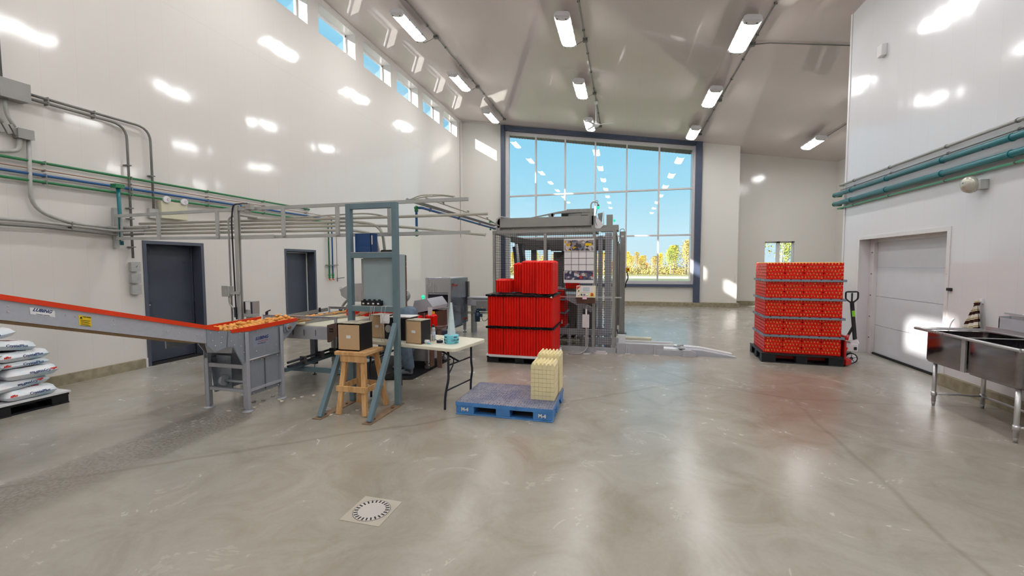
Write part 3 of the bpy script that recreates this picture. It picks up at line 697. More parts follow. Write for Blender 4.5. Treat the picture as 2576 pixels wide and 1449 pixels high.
# ================================================================ packing table behind the conveyor
t = thing('packing_table', 'grey steel egg packing table with cream belt and punched guide bars', 'packing table', (-4.1, 5.6, 0))
b = MB(); b.box(-4.50, -3.83, 4.85, 4.87, .69, .865); b.box(-3.85, -3.83, 4.85, 6.4, .69, .865); b.box(-4.98, -4.96, 5.0, 6.4, .69, .865); b.box(-4.98, -3.83, 6.38, 6.4, .69, .865); b.box(-4.96, -3.85, 4.87, 6.38, .69, .71)
obj('side_sheet', b, M['mach2'], t)
b = MB(); b.box(-3.83, -3.52, 5.88, 6.38, .845, .871); obj('tray_shelf', b, M['cream'], t)
b = MB()
for x in (-4.42, -4.24, -4.05): b.box(x-.004, x+.004, 4.845, 4.851, .74, .82)
obj('sheet_slots', b, M['machd'], t)
b = MB(); b.box(-4.55, -3.86, 4.875, 6.36, .85, .872); obj('belt', b, M['belt'], t, label='smooth cream belt')
b = MB(); b.bar((-4.5, 4.88, .876), (-3.95, 6.3, .876), .012, .006); obj('belt_seam', b, M['cream'], t)
b = MB(); b.box(-5.0, -4.6, 5.1, 6.36, .86, .875); obj('roller_bed', b, M['machd'], t)
def punched(x0, x1, y, z, drop0, drop1, nm='guide_bar'):
    b = MB(); b.box(x0, x1, y-.004, y+.004, z-.02, z+.02); b.box(x0, x0+.03, y-.006, y+.006, z-.02-drop0, z); b.box(x1-.035, x1, y-.01, y+.01, z-.02-drop1, z+.02); b.box(x0, x1, y-.02, y+.004, z+.018, z+.022)
    o = obj(nm, b, M['mach2'], t); b = MB(); k = x0+.06
    while k < x1-.05: b.cyl((k, y-.0045, z), (k, y-.006, z), .0045, n=8); k += .093
    obj('holes', b, M['black'], o)
punched(-4.93, -3.72, 4.86, .985, .05, .13)
punched(-5.02, -4.15, 6.35, .955, .06, .1)
b = MB(); b.bar((-4.86, 5.05, .93), (-5.0, 6.3, .93), .006, .06); b.bar((-4.36, 5.02, .885), (-4.1, 6.2, .885), .006, .05); b.bar((-4.7, 5.0, .9), (-4.55, 6.3, .9), .006, .03); obj('lane_plate', b, M['mach'], t)
b = MB(); b.bar((-4.75, 5.05, .878), (-4.52, 6.4, .878), .18, .006); obj('lane_bed', b, M['cream'], t)
b = MB(); b.box(-4.86, -4.84, 4.83, 4.86, 1.005, 1.05); b.bar((-4.85, 4.845, 1.05), (-4.78, 4.84, 1.075), .012, .014); b.box(-4.86, -4.84, 5.9, 5.93, .93, 1.0); obj('clamp_lever', b, M['black'], t)
b = MB(); b.prism([(-3.83, .90), (-3.70, .93), (-3.70, .74), (-3.80, .67), (-3.83, .67)], 'y', 4.80, 4.83); b.box(-3.80, -3.72, 4.83, 5.1, .90, .91); obj('end_bracket', b, M['brownp'], t)
b = MB(); b.box(-3.79, -3.74, 4.79, 4.80, .845, .86); b.box(-3.79, -3.73, 4.79, 4.80, .815, .825); obj('bracket_slots', b, M['black'], t)
for (x, y, w_) in ((-4.65, 5.52, .09), (-3.9, 5.3, .05), (-3.9, 6.3, .05), (-4.9, 6.3, .05)):
    b = MB(); b.box(x-w_/2, x+w_/2, y-.03, y+.03, .17 if w_ > .08 else 0.02, .70); b.cyl((x, y, 0), (x, y, .2), .008, n=8); b.disc((x, y, 0), .03, 12, t=.01); obj('leg', b, M['mach'] if w_ < .08 else M['steeld'], t)
b = MB(); b.bar((-4.25, 4.50, .34), (-4.30, 5.5, .34), .05, .05); b.bar((-4.5, 4.86, .27), (-3.6, 4.86, .27), .05, .06); b.bar((-4.3, 5.48, .34), (-3.4, 5.48, .34), .05, .05); obj('under_frame', b, M['stand'], t)
b = MB()
for dz in (0, .05): b.tube(fillet([(-4.2, 4.5, .39+dz), (-4.25, 5.43, .39+dz), (-3.80, 5.40, .39+dz), (-3.80, 5.40, .70)], .12), .016, 8)
obj('cable_duct', b, M['navyp'], t)
b = MB()
for y_ in (4.8, 5.15, 5.4): b.box(-4.27, -4.17, y_-.01, y_+.01, .365, .46)
obj('duct_clip', b, M['machd'], t)
for i in range(22):
    q = i/21; egg((-4.80+q*.25+re_.uniform(-.03,.03), 5.08+q*1.3, .905), (PI/2, 0, PI/2+re_.uniform(-.5,.5)), 'brown egg in the narrow lane of the packing table', 'eggs in the packing table lane')
    if i % 2: egg((-4.86+q*.25, 5.10+q*1.3, .905), (PI/2, 0, re_.uniform(-.5,.5)), 'brown egg in the narrow lane of the packing table', 'eggs in the packing table lane')
# steel housing with flexible hose behind the stand
t = thing('valve_housing', 'grey angular steel housing on flexible hoses, left of the blue grey stand', 'machine head', (-4.6, 6.5, .86))
b = MB(); b.prism([(-4.87, 1.27), (-4.62, 1.38), (-4.1, 1.40), (-4.1, 1.06), (-4.60, 1.06), (-4.74, 1.10), (-4.84, 1.16), (-4.85, 1.22)], 'y', 6.45, 6.7); obj('housing', b, M['steel'], t, bevel=.01)
b = MB(); b.bar((-4.86, 6.44, 1.28), (-4.80, 6.44, 1.31), .004, .03); obj('nameplate', b, M['white'], t)
b = MB(); b.tube(fillet([(-4.70, 6.55, 1.12), (-4.86, 6.55, 1.02), (-4.93, 6.55, .86)], .1), .022, 10); b.tube(fillet([(-4.6, 6.55, 1.08), (-4.80, 6.6, 1.0), (-4.90, 6.6, .86)], .1), .018, 10); obj('hose', b, M['strut'], t)
b = MB(); b.cyl((-4.93, 6.55, .86), (-4.93, 6.55, .94), .03); b.cyl((-4.8, 6.6, .86), (-4.8, 6.6, .92), .02); b.box(-5.1, -4.1, 6.45, 6.75, .80, .86); obj('hose_collar', b, M['machd'], t)
b = MB(); b.box(-5.1, -5.05, 6.5, 6.7, 0, .8); b.box(-4.15, -4.1, 6.5, 6.7, 0, .8); obj('support', b, M['mach'], t)
# ================================================================ blue grey stand
t = thing('equipment_stand', 'tall blue grey steel stand with two slanting braces, bolted to the floor', 'stand', (-2.94, 4.3, 0))
PX = ((-3.29, -3.225), (-2.665, -2.60)); ZT_ = 2.44
for a, c_ in PX: b = MB(); b.box(a, c_, 4.50, 4.565, .012, ZT_); obj('post', b, M['stand'], t, bevel=.004)
for z0, z1, nm in ((2.375, ZT_, 'top_rail'), (1.785, 1.85, 'middle_rail'), (1.135, 1.20, 'lower_rail')):
    b = MB(); b.box(-3.225, -2.665, 4.50, 4.565, z0, z1); o = obj(nm, b, M['stand'], t, bevel=.003)
    if nm != 'top_rail': b = MB(); b.box(-3.225, -2.665, 4.50, 4.64, z1, z1+.006); obj('ledge', b, M['strut'], o)
for a, c_ in PX:
    m_ = (a+c_)/2; b = MB(); b.bar((m_, 3.93, .012), (m_, 4.50, 1.0), .055, .055, up=(1,0,0)); obj('brace', b, M['stand'], t, bevel=.003)
    b = MB(); b.box(m_-.06, m_+.045, 3.88, 4.60, 0, .012); bp = obj('base_plate', b, mat('rusty_plate', (150,126,102), .7, .2, var=.25, vs=12), t)
    b = MB()
    for y in (4.02, 4.40): b.cyl((m_-.0, y, .012), (m_-.0, y, .03), .014, n=8)
    obj('anchor_bolt', b, M['copper'], bp)
b = MB(); b.box(-2.70, -2.66, 4.5, 4.56, 1.85, 2.375); 
t = thing('control_cabinet', 'flat grey electrical cabinet fixed to the back of the stand', 'cabinet', (-2.9, 4.7, 1.2))
b = MB(); b.box(-3.10, -2.648, 4.568, 4.80, 1.17, 1.83); obj('body', b, mat('cabinet_sage_grey', (156,174,180), .45, var=.04), t, bevel=.004)
b = MB(); b.box(-2.648, -2.642, 4.78, 4.806, 1.18, 1.82); obj('door_edge', b, M['brownp'], t)
b = MB()
for z in (1.32, 1.38, 1.68, 1.74): b.ball((-2.640, 4.80, z), .008, 8, 5)
obj('hinge_screw', b, M['bolt'], t)
b = MB(); b.box(-3.14, -3.12, 4.60, 4.62, 1.2, 1.78); b.box(-3.19, -3.12, 4.66, 4.68, 1.2, 1.78); obj('mounting_rail', b, M['strut'], t)
# things on the stand
t = thing('ring_binder', 'blue document box standing on the middle rail of the stand', 'binder', (-3.1, 4.6, 1.856))
b = MB(); b.box(-3.21, -2.99, 4.57, 4.66, 1.857, 2.085); obj('cover', b, M['binder'], t, bevel=.004)
b = MB(); b.box(-2.99, -2.955, 4.57, 4.66, 1.857, 2.085); sp_ = obj('spine', b, M['binder'], t)
b = MB(); b.box(-2.995, -2.985, 4.565, 4.665, 1.857, 2.085); obj('spine_fold', b, M['black'], t)
b = MB(); b.box(-2.978, -2.966, 4.567, 4.57, 1.95, 2.06); obj('spine_label', b, M['white'], sp_)
t = thing('label_printhead', 'low black ribbed box on the middle rail of the stand', 'device', (-2.75, 4.6, 1.856))
b = MB(); b.box(-2.86, -2.70, 4.57, 4.66, 1.857, 1.872); obj('base', b, M['black'], t)
b = MB()
for k in range(8): b.box(-2.85+k*.018, -2.84+k*.018, 4.57, 4.66, 1.872, 1.882)
obj('ribs', b, M['black'], t)
for k in range(4):
    t = thing('battery_charger', ['black charger block on the lower rail, leftmost of four', 'black charger block on the lower rail, second from left', 'black charger block on the lower rail, third from left', 'black charger block on the lower rail, rightmost of four'][k], 'charger', (-3.07+k*.068, 4.53, 1.206), group='black charger blocks on the stand')
    x = -3.07+k*.068; b = MB(); b.box(x-.033, x+.033, 4.51, 4.565, 1.207, 1.268); obj('body', b, M['black'], t, bevel=.003)
    b = MB(); b.box(x-.008, x+.012, 4.52, 4.545, 1.268, 1.284); obj('tab', b, M['black'], t)
    b = MB(); b.box(x-.014, x+.012, 4.509, 4.51, 1.225, 1.242); obj('white_print', b, M['paper'], t)
b = MB()
for k in range(5): b.box(-2.835+k*.003, -2.715+k*.003, 4.497-.002*k, 4.4985-.002*k, 1.0+.006*k, 1.10+.003*k)
t_ = single('paper_sheets', b, M['paper'], 'white printed sheets hanging from the lower rail of the stand', 'papers')
r_ = random.Random(4)
for k, (xa, xb, zb, kk) in enumerate(((-2.95, -3.0, .76, 0), (-2.93, -3.10, .74, 1), (-2.90, -2.98, .76, 2), (-2.80, -2.80, .76, 3), (-2.75, -2.84, .78, 4))):
    b = MB(); pts = [(xa, 4.535, 1.208), (xa, 4.48, 1.205), (xa-.01, 4.478, 1.12), ((xa+xb)/2+.03*((k % 2)*2-1), 4.47, (1.1+zb)/2), (xb, 4.53 if k > 1 else 4.5, zb), (xb-.05, 4.62 if k > 1 else 4.56, .755)]
    b.tube(fillet(pts, .08), .0028, 6); single('cable', b, M['cable'], ['thin pale cable draped over the lower rail of the stand, leftmost', 'thin pale cable running from the rail to the box on the stool', 'thin pale cable falling in front of the middle speaker box', 'thin pale cable falling behind the hanging papers', 'thin pale cable falling in front of the black case'][k], 'cable', group='pale cables hanging off the stand')
# ================================================================ wooden stool
t = thing('wooden_stool', 'pine stool with splayed legs in front of the blue grey stand', 'stool', (-2.98, 4.3, 0))
b = MB(); b.box(-3.20, -2.80, 4.12, 4.50, .675, .715); obj('seat', b, M['wood'], t, bevel=.004)
b = MB(); b.box(-3.13, -2.82, 4.13, 4.16, .60, .675); b.box(-3.15, -2.85, 4.46, 4.49, .60, .675); obj('apron', b, M['wood'], t)
for (fx_, fy_, tx, ty) in ((-3.135, 4.09, -3.09, 4.18), (-2.80, 4.10, -2.86, 4.18), (-3.16, 4.51, -3.09, 4.44), (-2.79, 4.52, -2.87, 4.44)):
    b = MB(); b.bar((fx_, fy_, 0.003), (tx, ty, .675), .055, .04, up=(0,1,0)); obj('leg', b, M['wood'], t)
b = MB(); b.box(-3.17, -2.80, 4.095, 4.12, .265, .325); b.box(-3.15, -2.81, 4.49, 4.51, .24, .30); b.bar((-3.16, 4.11, .29), (-3.15, 4.5, .29), .025, .06); b.bar((-2.80, 4.11, .29), (-2.80, 4.5, .29), .025, .06); obj('stretcher', b, M['wood'], t)
# ---- chipboard boxes (open black right side)
def chipbox(x, y, z, w_, d, h, label, lid='lid', rz=0):
    t = thing('chipboard_box', label, 'box', (x, y, z), rz, 'chipboard boxes'); OFF[t] = (0,0,0)
    e = .014; b = MB(); b.box(-w_/2, w_/2, -d/2, -d/2+e, 0, h); b.box(-w_/2, w_/2, d/2-e, d/2, 0, h); b.box(-w_/2, -w_/2+e, -d/2, d/2, 0, h); b.box(-w_/2, w_/2, -d/2, d/2, 0, e); obj('shell', b, M['chip'], t)
    b = MB(); b.box(-w_/2, w_/2, -d/2, d/2, h-e, h+.002); obj('lid', b, M[lid], t)
    b = MB(); b.box(w_/2-.003, w_/2+.0015, -d/2+.004, d/2-.004, .004, h-.004); obj('shaded_opening', b, M['black'], t)  # black sheet stands in for the shade inside the open right side
    b = MB(); b.box(-.025, .032, -d/2-.0015, -d/2, h*.46, h*.57); obj('label', b, M['paper'], t)
    return t
chipbox(-3.055, 4.31, .716, .29, .26, .315, 'chipboard box with white label standing on the wooden stool')
# ================================================================ folding table (local frame: origin at its near right corner)
TR = math.radians(-10.5); TO = Vector((-1.85, 4.44, 0))
def tl(u, v, z=0):   # u metres left along the front edge, v metres back
    c_, s_ = math.cos(TR), math.sin(TR); return (TO.x - u*c_ - v*s_, TO.y - u*s_ + v*c_, z)
t = thing('folding_table', 'white plastic folding table with black tube legs', 'table', tuple(TO), TR)
b = MB(); L_, D_ = 1.52, .74; rr_ = .07
pl = []
for (cx_, cy_, a0) in ((-rr_, rr_, -PI/2), (-rr_, D_-rr_, 0), (-L_+rr_, D_-rr_, PI/2), (-L_+rr_, rr_, PI)):
    for k in range(7): a = a0+k*PI/12; pl.append((cx_+rr_*math.cos(a), cy_+rr_*math.sin(a)))
b.prism(pl, 'z', .705, .745); obj('tabletop', b, M['table'], t, bevel=.006)
for side, xo in ((1, -.16), (-1, -L_+.16)):
    for yy_ in (.10, .62):
        dx = .08*side; yo = -.03 if yy_ < .3 else .03
        b = MB(); b.tube(fillet([(xo, yy_, .70), (xo, yy_, .45), (xo+.01*side, yy_+yo*.4, .36), (xo-.03*side, yy_+yo, .16), (xo-.03*side+.0, yy_+yo*1.2, .0)], .1), .0145, 10); obj('leg', b, M['navyp'], t)
    b = MB(); b.tube([(xo, .10, .52), (xo, .62, .52)], .010, 8); b.tube([(xo-.02*side, .085, .22), (xo-.02*side, .635, .22)], .010, 8); b.tube(fillet([(xo-.46*side, .37, .70), (xo-.12*side, .37, .545), (xo-.02*side, .37, .51)], .05), .012, 8); b.tube(fillet([(xo-.10*side, .37, .54), (xo-.03*side, .25, .49), (xo, .11, .42)], .08), .008, 8); obj('leg_brace', b, M['navyp'], t)
p_ = tl(.635, .16); chipbox(p_[0], p_[1], .746, .225, .20, .285, 'chipboard box with white label on the folding table, beside the spray can', rz=TR)
p_ = tl(1.33, .30); chipbox(p_[0], p_[1], .746, .26, .22, .30, 'chipboard box at the left end of the folding table, behind the cables', rz=TR)
p_ = tl(1.03, .28); t = thing('tool_case', 'black boxy case on the folding table under a stack of papers', 'case', (p_[0], p_[1], .746), TR)
b = MB(); b.box(-.15, .17, -.10, .16, 0, .28); obj('body', b, M['black'], t, bevel=.006); b = MB(); b.box(-.145, .0, -.104, -.10, .05, .22); obj('front_panel', b, M['navyp'], t)
b = MB(); b.lathe([(.0, 0), (.045, .0), (.05, .02), (.02, .03)], (0,0,0), 16); b.xf(Matrix.Translation((-.08, -.104, .14)) @ Matrix.Rotation(PI/2, 4, 'X')); obj('dial', b, M['strut'], t)
b = MB()
for k in range(5): b.box(-.10+.006*k, .19+.01*k, -.12-.006*k, .12, .283+.004*k, .285+.004*k)
single('paper_stack', b.xf(Matrix.Translation((p_[0], p_[1], .746)) @ Matrix.Rotation(TR+.2, 4, 'Z')), M['paper'], 'loose stack of papers lying on the black case', 'papers')
p_ = tl(.535, .33); t = thing('spray_can', 'silver spray can with dark cap on the folding table', 'spray can', (p_[0], p_[1], .746))
b = MB(); b.lathe([(.026, 0), (.027, .005), (.027, .15), (.022, .165), (.012, .172)], (p_[0], p_[1], .746), 18); obj('can', b, M['steel'], t)
b = MB(); b.lathe([(.014, 0), (.014, .03), (.011, .034)], (p_[0], p_[1], .918), 14); obj('cap', b, M['navyp'], t)
b = MB(); b.lathe([(.0272, 0), (.0272, .09)], (p_[0], p_[1], .775), 18); obj('printed_label', b, mat('can_label', (190,200,220), .35, var=.2, vs=40), t)
p_ = tl(.575, .12); t = thing('tape_gun', 'cyan handled tool with a white roller on the table edge', 'tool', (p_[0], p_[1], .746), TR)
b = MB(); b.tube([(-.09, 0, .02), (-.07, 0, .021), (0.0, .01, .021), (.02, .01, .02)], [.012, .021, .02, .012], 12); obj('handle', b, M['cyan'], t)
b = MB(); b.cyl((.03, .02, .025), (.11, .03, .025), .021, n=14); obj('roller', b, M['white'], t); b = MB(); b.tube([(.10, .0, .01), (.15, .0, .008)], .008, 8); obj('tip', b, M['cyan'], t)
p_ = tl(.39, .26); t = thing('tape_roll', 'dark round case with a wire loop behind the cyan tool', 'tape roll', (p_[0], p_[1], .746))
b = MB(); b.lathe([(.038, 0), (.04, .005), (.04, .025), (.03, .03)], (p_[0], p_[1], .746), 18); obj('case', b, M['navyp'], t)
b = MB(); b.tube([(p_[0]+.05*math.cos(a)-.01, p_[1]+.045*math.sin(a), .78+.012*math.sin(2*a)) for a in [k*PI/10 for k in range(20)]], .002, 5); obj('wire_loop', b, M['black'], t)
p_ = tl(.245, .30); t = thing('label_roll', 'cyan roll of ORGANIC egg labels with its white core pulled up into a tall cone', 'label roll', (p_[0], p_[1], .746))
b = MB(); b.lathe([(.086, 0), (.088, .004), (.088, .095), (.086, .1), (.06, .1)], (p_[0], p_[1], .746), 28); o = obj('roll', b, M['cyan'], t)
b = MB(); pr_ = []; q = 14
for k in range(q): r0 = .050*(1-k/q)+.011*(k/q); z0 = .1+k*.395/q; pr_ += [(r0, z0), (r0*.985, z0+.395/q)]
b.lathe(pr_, (p_[0], p_[1], .746), 20, smooth=False); obj('pulled_core', b, mat('pale_label_core', (214,234,240), .5, var=.05, vs=20), t)
for ang, s_, z_, sz in ((-.22, 'ORGANIC', .045, .036), (-.45, 'EGGS', .014, .018), (-2.62, 'ORGANIC', .045, .036), (-2.2, 'EGGS', .014, .018)):
    # lettering wraps round the roll, one letter at a time
    n_ = len(s_); step = sz*.66/.088
    for i, ch in enumerate(s_):
        a = ang+(i-(n_-1)/2)*step; rd = Vector((math.cos(a), math.sin(a), 0)); tg_ = Vector((-math.sin(a), math.cos(a), 0))
        text('lettering', ch, sz, M['lubi'] if 0 else M['ink'], frame(Vector((p_[0], p_[1], .746+z_))+rd*.0885, tg_, (0,0,1)), o)
for a in (-.6, -2.1):
    b = MB(); q0 = a-.25
    pts = [(p_[0]+.0887*math.cos(q0+k*.1), p_[1]+.0887*math.sin(q0+k*.1), .746+.082) for k in range(6)]
    for k in range(5): b.bar(pts[k], pts[k+1], .001, .012)
    obj('printed_band', b, M['ink'], o)
# ================================================================ strut rack across the room (y = 4.8) with conduits
t = thing('strut_rack', 'grey strut channel rack carrying conduits out from the left wall at head height', 'pipe rack', (-4.7, 4.8, 2.08))
Y = 4.82
def chan(nm, a, c_, lab=None):
    b = MB(); b.bar(a, c_, .041, .041, up=(0,0,1)); o = obj(nm, b, M['strut'], t)
    return o
chan('top_channel', (-7.60, Y, 2.465), (-5.30, Y, 2.485)); chan('top_channel', (-5.30, Y, 2.485), (-1.82, Y, 2.485))
chan('bottom_channel', (-7.60, Y, 2.12), (-5.30, Y, 2.09)); chan('bottom_channel', (-5.30, Y, 2.09), (-1.80, Y, 2.09))
for x in (-6.71, -5.60, -4.47, -3.62, -2.86): b = MB(); b.box(x-.025, x+.025, Y-.04, Y-.015, 2.09, 2.47); obj('upright_channel', b, M['strut'], t)
b = MB(); b.box(-7.74, -7.69, 4.84, 4.90, 1.98, 2.60); b.box(-7.69, -7.55, 4.85, 4.87, 2.08, 2.5); obj('wall_bracket', b, M['strut'], t)
def tube1(pts, r, m, label, cat='conduit', group=None, nm='conduit', rad=.12, clips=None, cm='dzinc'):
    t_ = thing(nm, label, cat, tuple(pts[0]), group=group); b = MB(); b.tube(fillet(pts, rad), r, 10); obj('pipe_run', b, M[m], t_)
    if clips:
        for c_ in clips:
            b = MB(); c_ = Vector(c_); b.box(c_.x-.02 if abs(c_.x) < 7 else c_.x-.065, c_.x+r+.004, c_.y-.007, c_.y+.007, c_.z-r-.004, c_.z+r+.008); obj('pipe_clip', b, M[cm], t_)
    return t_
YC = Y+.05
G = 'pale conduits held in the strut rack'
tube1([(-7.2, YC, 2.34), (-2.9, YC, 2.31), (-1.59, YC, 2.31)], .019, 'pvc_w', 'uppermost thick pale conduit in the strut rack, ending open at the right', group=G)
tube1([(-7.0, YC, 2.285), (-3.35, YC, 2.265), (-3.02, YC, 2.2), (-2.98, YC, 1.84)], .019, 'pvc_w', 'pale conduit in the strut rack bending down into the electrical cabinet, second from top', group=G, rad=.25)
tube1([(-7.1, YC, 2.235), (-3.0, YC, 2.215), (-1.62, YC, 2.06)], .019, 'pvc_w', 'pale conduit in the strut rack sloping down to an open end below the lower channel', group=G, rad=.5)
tube1([(-7.1, YC, 2.185), (-3.45, YC, 2.16), (-3.13, YC+.02, 2.1), (-3.08, YC+.02, 1.84)], .019, 'pvc_w', 'lowest pale conduit in the strut rack, bending down behind the blue box', group=G, rad=.25)
tube1([(-5.12, YC-.02, 2.36), (-4.85, YC, 2.335), (-3.6, YC, 2.365), (-3.2, YC, 2.37), (-2.86, YC, 2.3), (-2.82, YC, 1.84)], .011, 'pvc_w', 'thin pale conduit topmost in the strut rack, arching down at the stand', group=G, rad=.25)
b = MB(); b.tube(fillet([(-2.58, 4.83, 2.515), (-2.45, 4.83, 2.56), (-2.2, 4.83, 2.56), (-2.0, 4.85, 2.53)], .1), .008, 8); b.tube(fillet([(-2.58, 4.85, 2.512), (-2.4, 4.85, 2.545), (-2.15, 4.85, 2.545), (-2.02, 4.85, 2.52)], .1), .007, 8); b.box(-2.36, -2.28, 4.82, 4.85, 2.535, 2.565)
single('cable', b, M['pvc_w'], 'pale cable loop lying over the top channel right of the stand', 'cable')
# strut post standing by the packing table
t = thing('strut_post', 'grey strut channel post rising behind the egg conveyor to the rack', 'post', (-5.17, 4.75, 0))
b = MB(); b.box(-5.205, -5.15, 4.70, 4.755, 0, 2.53); obj('post', b, M['strut'], t)
b = MB(); b.box(-5.156, -5.149, 4.715, 4.74, .01, 2.52); obj('post_slot', b, M['dzinc'], t)
b = MB(); b.box(-5.15, -4.93, 4.72, 4.75, 2.45, 2.50); obj('arm', b, M['strut'], t); b = MB(); b.box(-5.15, -4.6, 4.745, 4.765, 2.06, 2.115); obj('arm', b, M['strut'], t)
b = MB(); b.box(-4.99, -4.91, 4.69, 4.76, 2.46, 2.53); b.box(-5.06, -4.99, 4.70, 4.75, 2.50, 2.535); b.box(-5.03, -4.95, 4.71, 4.75, 2.42, 2.46); obj('cable_clamp', b, M['zinc'], t)
b = MB(); b.box(-5.34, -5.15, 4.72, 4.74, 2.20, 2.235); b.box(-5.30, -5.15, 4.68, 4.71, 1.30, 1.34); obj('side_arm', b, M['strut'], t)
b = MB(); b.box(-5.15, -4.99, 4.74, 4.86, .98, 1.02); b.box(-5.12, -5.03, 4.76, 4.84, .80, .98); obj('bracket', b, M['strut'], t)
t = thing('motor_starter', 'grey drive unit with white nameplate clamped to the strut post', 'motor drive', (-5.08, 4.80, 1.02))
b = MB(); b.box(-5.155, -5.005, 4.76, 4.88, 1.02, 1.20); obj('body', b, M['steel'], t, bevel=.004); b = MB(); b.box(-5.155, -5.13, 4.755, 4.76, 1.03, 1.19); b.box(-5.03, -5.005, 4.755, 4.76, 1.03, 1.19); obj('fins', b, M['navyp'], t)
b = MB(); b.box(-5.12, -5.04, 4.755, 4.759, 1.08, 1.19); obj('nameplate', b, M['paper'], t)
t = thing('junction_box', 'grey junction box on the thin conduit beside the strut post', 'electrical box', (-5.36, 4.72, 1.26))
b = MB(); b.box(-5.44, -5.31, 4.68, 4.75, 1.27, 1.41); obj('body', b, M['strut'], t, bevel=.003); b = MB(); b.box(-5.44, -5.34, 4.676, 4.68, 1.265, 1.415); obj('cover', b, M['zinc'], t)
tube1([(-5.34, 4.74, 0), (-5.345, 4.74, 2.36), (-5.24, 4.78, 2.40), (-4.95, 4.84, 2.36)], .012, 'zinc', 'thin grey conduit rising beside the strut post to the rack', rad=.1)
tube1([(-5.21, 4.69, .95), (-5.22, 4.69, 1.4), (-5.235, 4.69, 2.3), (-5.20, 4.69, 2.535), (-5.0, 4.73, 2.545)], .010, 'navyp', 'thick dark cable running up the strut post', 'cable', nm='cable', rad=.05)
tube1([(-5.34, 4.70, 1.27), (-5.34, 4.70, 1.16), (-5.23, 4.69, 1.08)], .010, 'zinc', 'short flexible tube below the junction box', 'hose', nm='hose', rad=.06)
b = MB(); b.box(-5.235, -5.205, 4.675, 4.70, .98, 1.12); single('cable_gland', b, M['navyp'], 'dark cable coupling at the foot of the strut post', 'coupling')
# trapeze pipes from the rack to the palletiser
G = 'lines running from the rack to the caged machine'
tube1([(-3.30, 5.2, 2.11), (-2.70, 5.2, 2.11), (-2.70, 5.2, 2.46), (-2.64, 5.25, 2.465), (-2.60, 8.45, 2.44)], .017, 'pvc_b', 'blue pipe with green elbows beside the blue grey stand, running to the caged machine', 'pipe', nm='pipe', rad=.03, clips=[(-2.64, 5.5, 2.465), (-2.62, 6.5, 2.455), (-2.61, 7.5, 2.45)], group=G)
o = thing('pipe_elbow', 'green elbows on the blue pipe right of the blue grey stand', 'pipe fitting', (-2.7, 5.2, 2.11))
for z in (2.11, 2.46): b = MB(); b.ball((-2.70, 5.2, z), .03, 12, 8); b.cyl((-2.70, 5.2, z+(.045 if z < 2.3 else -.05)), (-2.70, 5.2, z), .025); obj('elbow', b, M['pvc_g'], o)
tube1([(-2.66, 4.88, 2.52), (-2.62, 8.4, 2.50)], .02, 'zinc', 'grey conduit hung above the blue pipe on its way to the caged machine', group=G)
tube1([(-2.61, 4.88, 2.52), (-2.57, 8.4, 2.50)], .012, 'dzinc', 'dark strut rail beside the grey conduit towards the caged machine', group=G)
tube1([(-2.40, 4.88, 2.53), (-2.44, 7.6, 2.53), (-2.52, 8.45, 2.50)], .011, 'pvc_w', 'thin pale conduit on the right of the lines towards the caged machine', group=G, clips=[(-2.4, 5.4, 2.54), (-2.42, 6.4, 2.54), (-2.43, 7.4, 2.54)])
# ================================================================ pipes along the left wall
G = 'pipes along the left wall'; PXW = -7.68
def wclips(z, r, ys): return [(PXW, y, z) for y in ys]
cl = (2.9, 4.05, 5.1, 6.4, 7.7, 9.0)
tube1([(PXW, 1.2, 3.10), (PXW, 9.1, 3.10), (-7.75, 9.16, 3.10)], .018, 'pvc_g', 'upper green pipe along the left wall', 'pipe', G, 'pipe', .04, wclips(3.1, .018, cl))
tube1([(PXW, 1.2, 3.0), (PXW, 10.1, 3.0), (PXW, 10.1, 1.36)], .007, 'copper', 'thin brown line between the pipes of the left wall', 'pipe', G, 'pipe', .05, wclips(3.0, .01, cl))
tube1([(PXW, 1.2, 2.93), (PXW, 9.92, 2.93), (PXW, 9.92, 1.42)], .018, 'pvc_b', 'long blue pipe along the left wall dropping beyond the second door', 'pipe', G, 'pipe', .04, wclips(2.93, .018, cl))
tube1([(PXW, 1.2, 2.84), (PXW, 9.78, 2.84), (PXW, 9.78, 1.42)], .018, 'pvc_g', 'lower green pipe along the left wall dropping beyond the second door', 'pipe', G, 'pipe', .04, wclips(2.84, .018, cl))
for k, y in enumerate((9.78, 9.92)):
    t = thing('stop_valve', ['green stop valve with red handle at the end of the green drop pipe', 'green stop valve with red handle at the end of the blue drop pipe'][k], 'valve', (PXW, y, 1.32), group='valves on the drop pipes')
    b = MB(); b.lathe([(.02, 0), (.032, .01), (.022, .04), (.032, .08), (.032, .12), (.02, .13)], (PXW, y, 1.34), 10); obj('body', b, M['pvc_g'], t); b = MB(); b.cyl((PXW, y, 1.30), (PXW, y, 1.34), .014, n=8); b.bar((PXW+.03, y-.03, 1.30), (PXW+.03, y+.03, 1.30), .01, .015); obj('handle', b, M['orange'], t)
t = thing('air_valve', 'small grey air tap with a long lever right of the drop pipes', 'valve', (PXW, 10.1, 1.26))
b = MB(); b.lathe([(.004, 0), (.016, .03), (.018, .10), (.008, .14)], (PXW, 10.1, 1.24), 10); obj('body', b, M['dzinc'], t); b = MB(); b.bar((PXW+.02, 10.1, 1.33), (PXW+.02, 10.38, 1.35), .012, .016); obj('lever', b, M['navyp'], t)
b = MB(); b.box(-7.735, PXW+.02, 9.70, 10.14, 1.69, 1.71); single('pipe_strap', b, M['dzinc'], 'thin strap holding the three drop pipes', 'bracket')
tube1([(-7.60, 4.86, 2.93), (-7.60, 4.87, 2.02)], .026, 'pvc_t', 'short thick teal pipe dropping from the blue pipe to the rack', 'pipe', None, 'pipe')
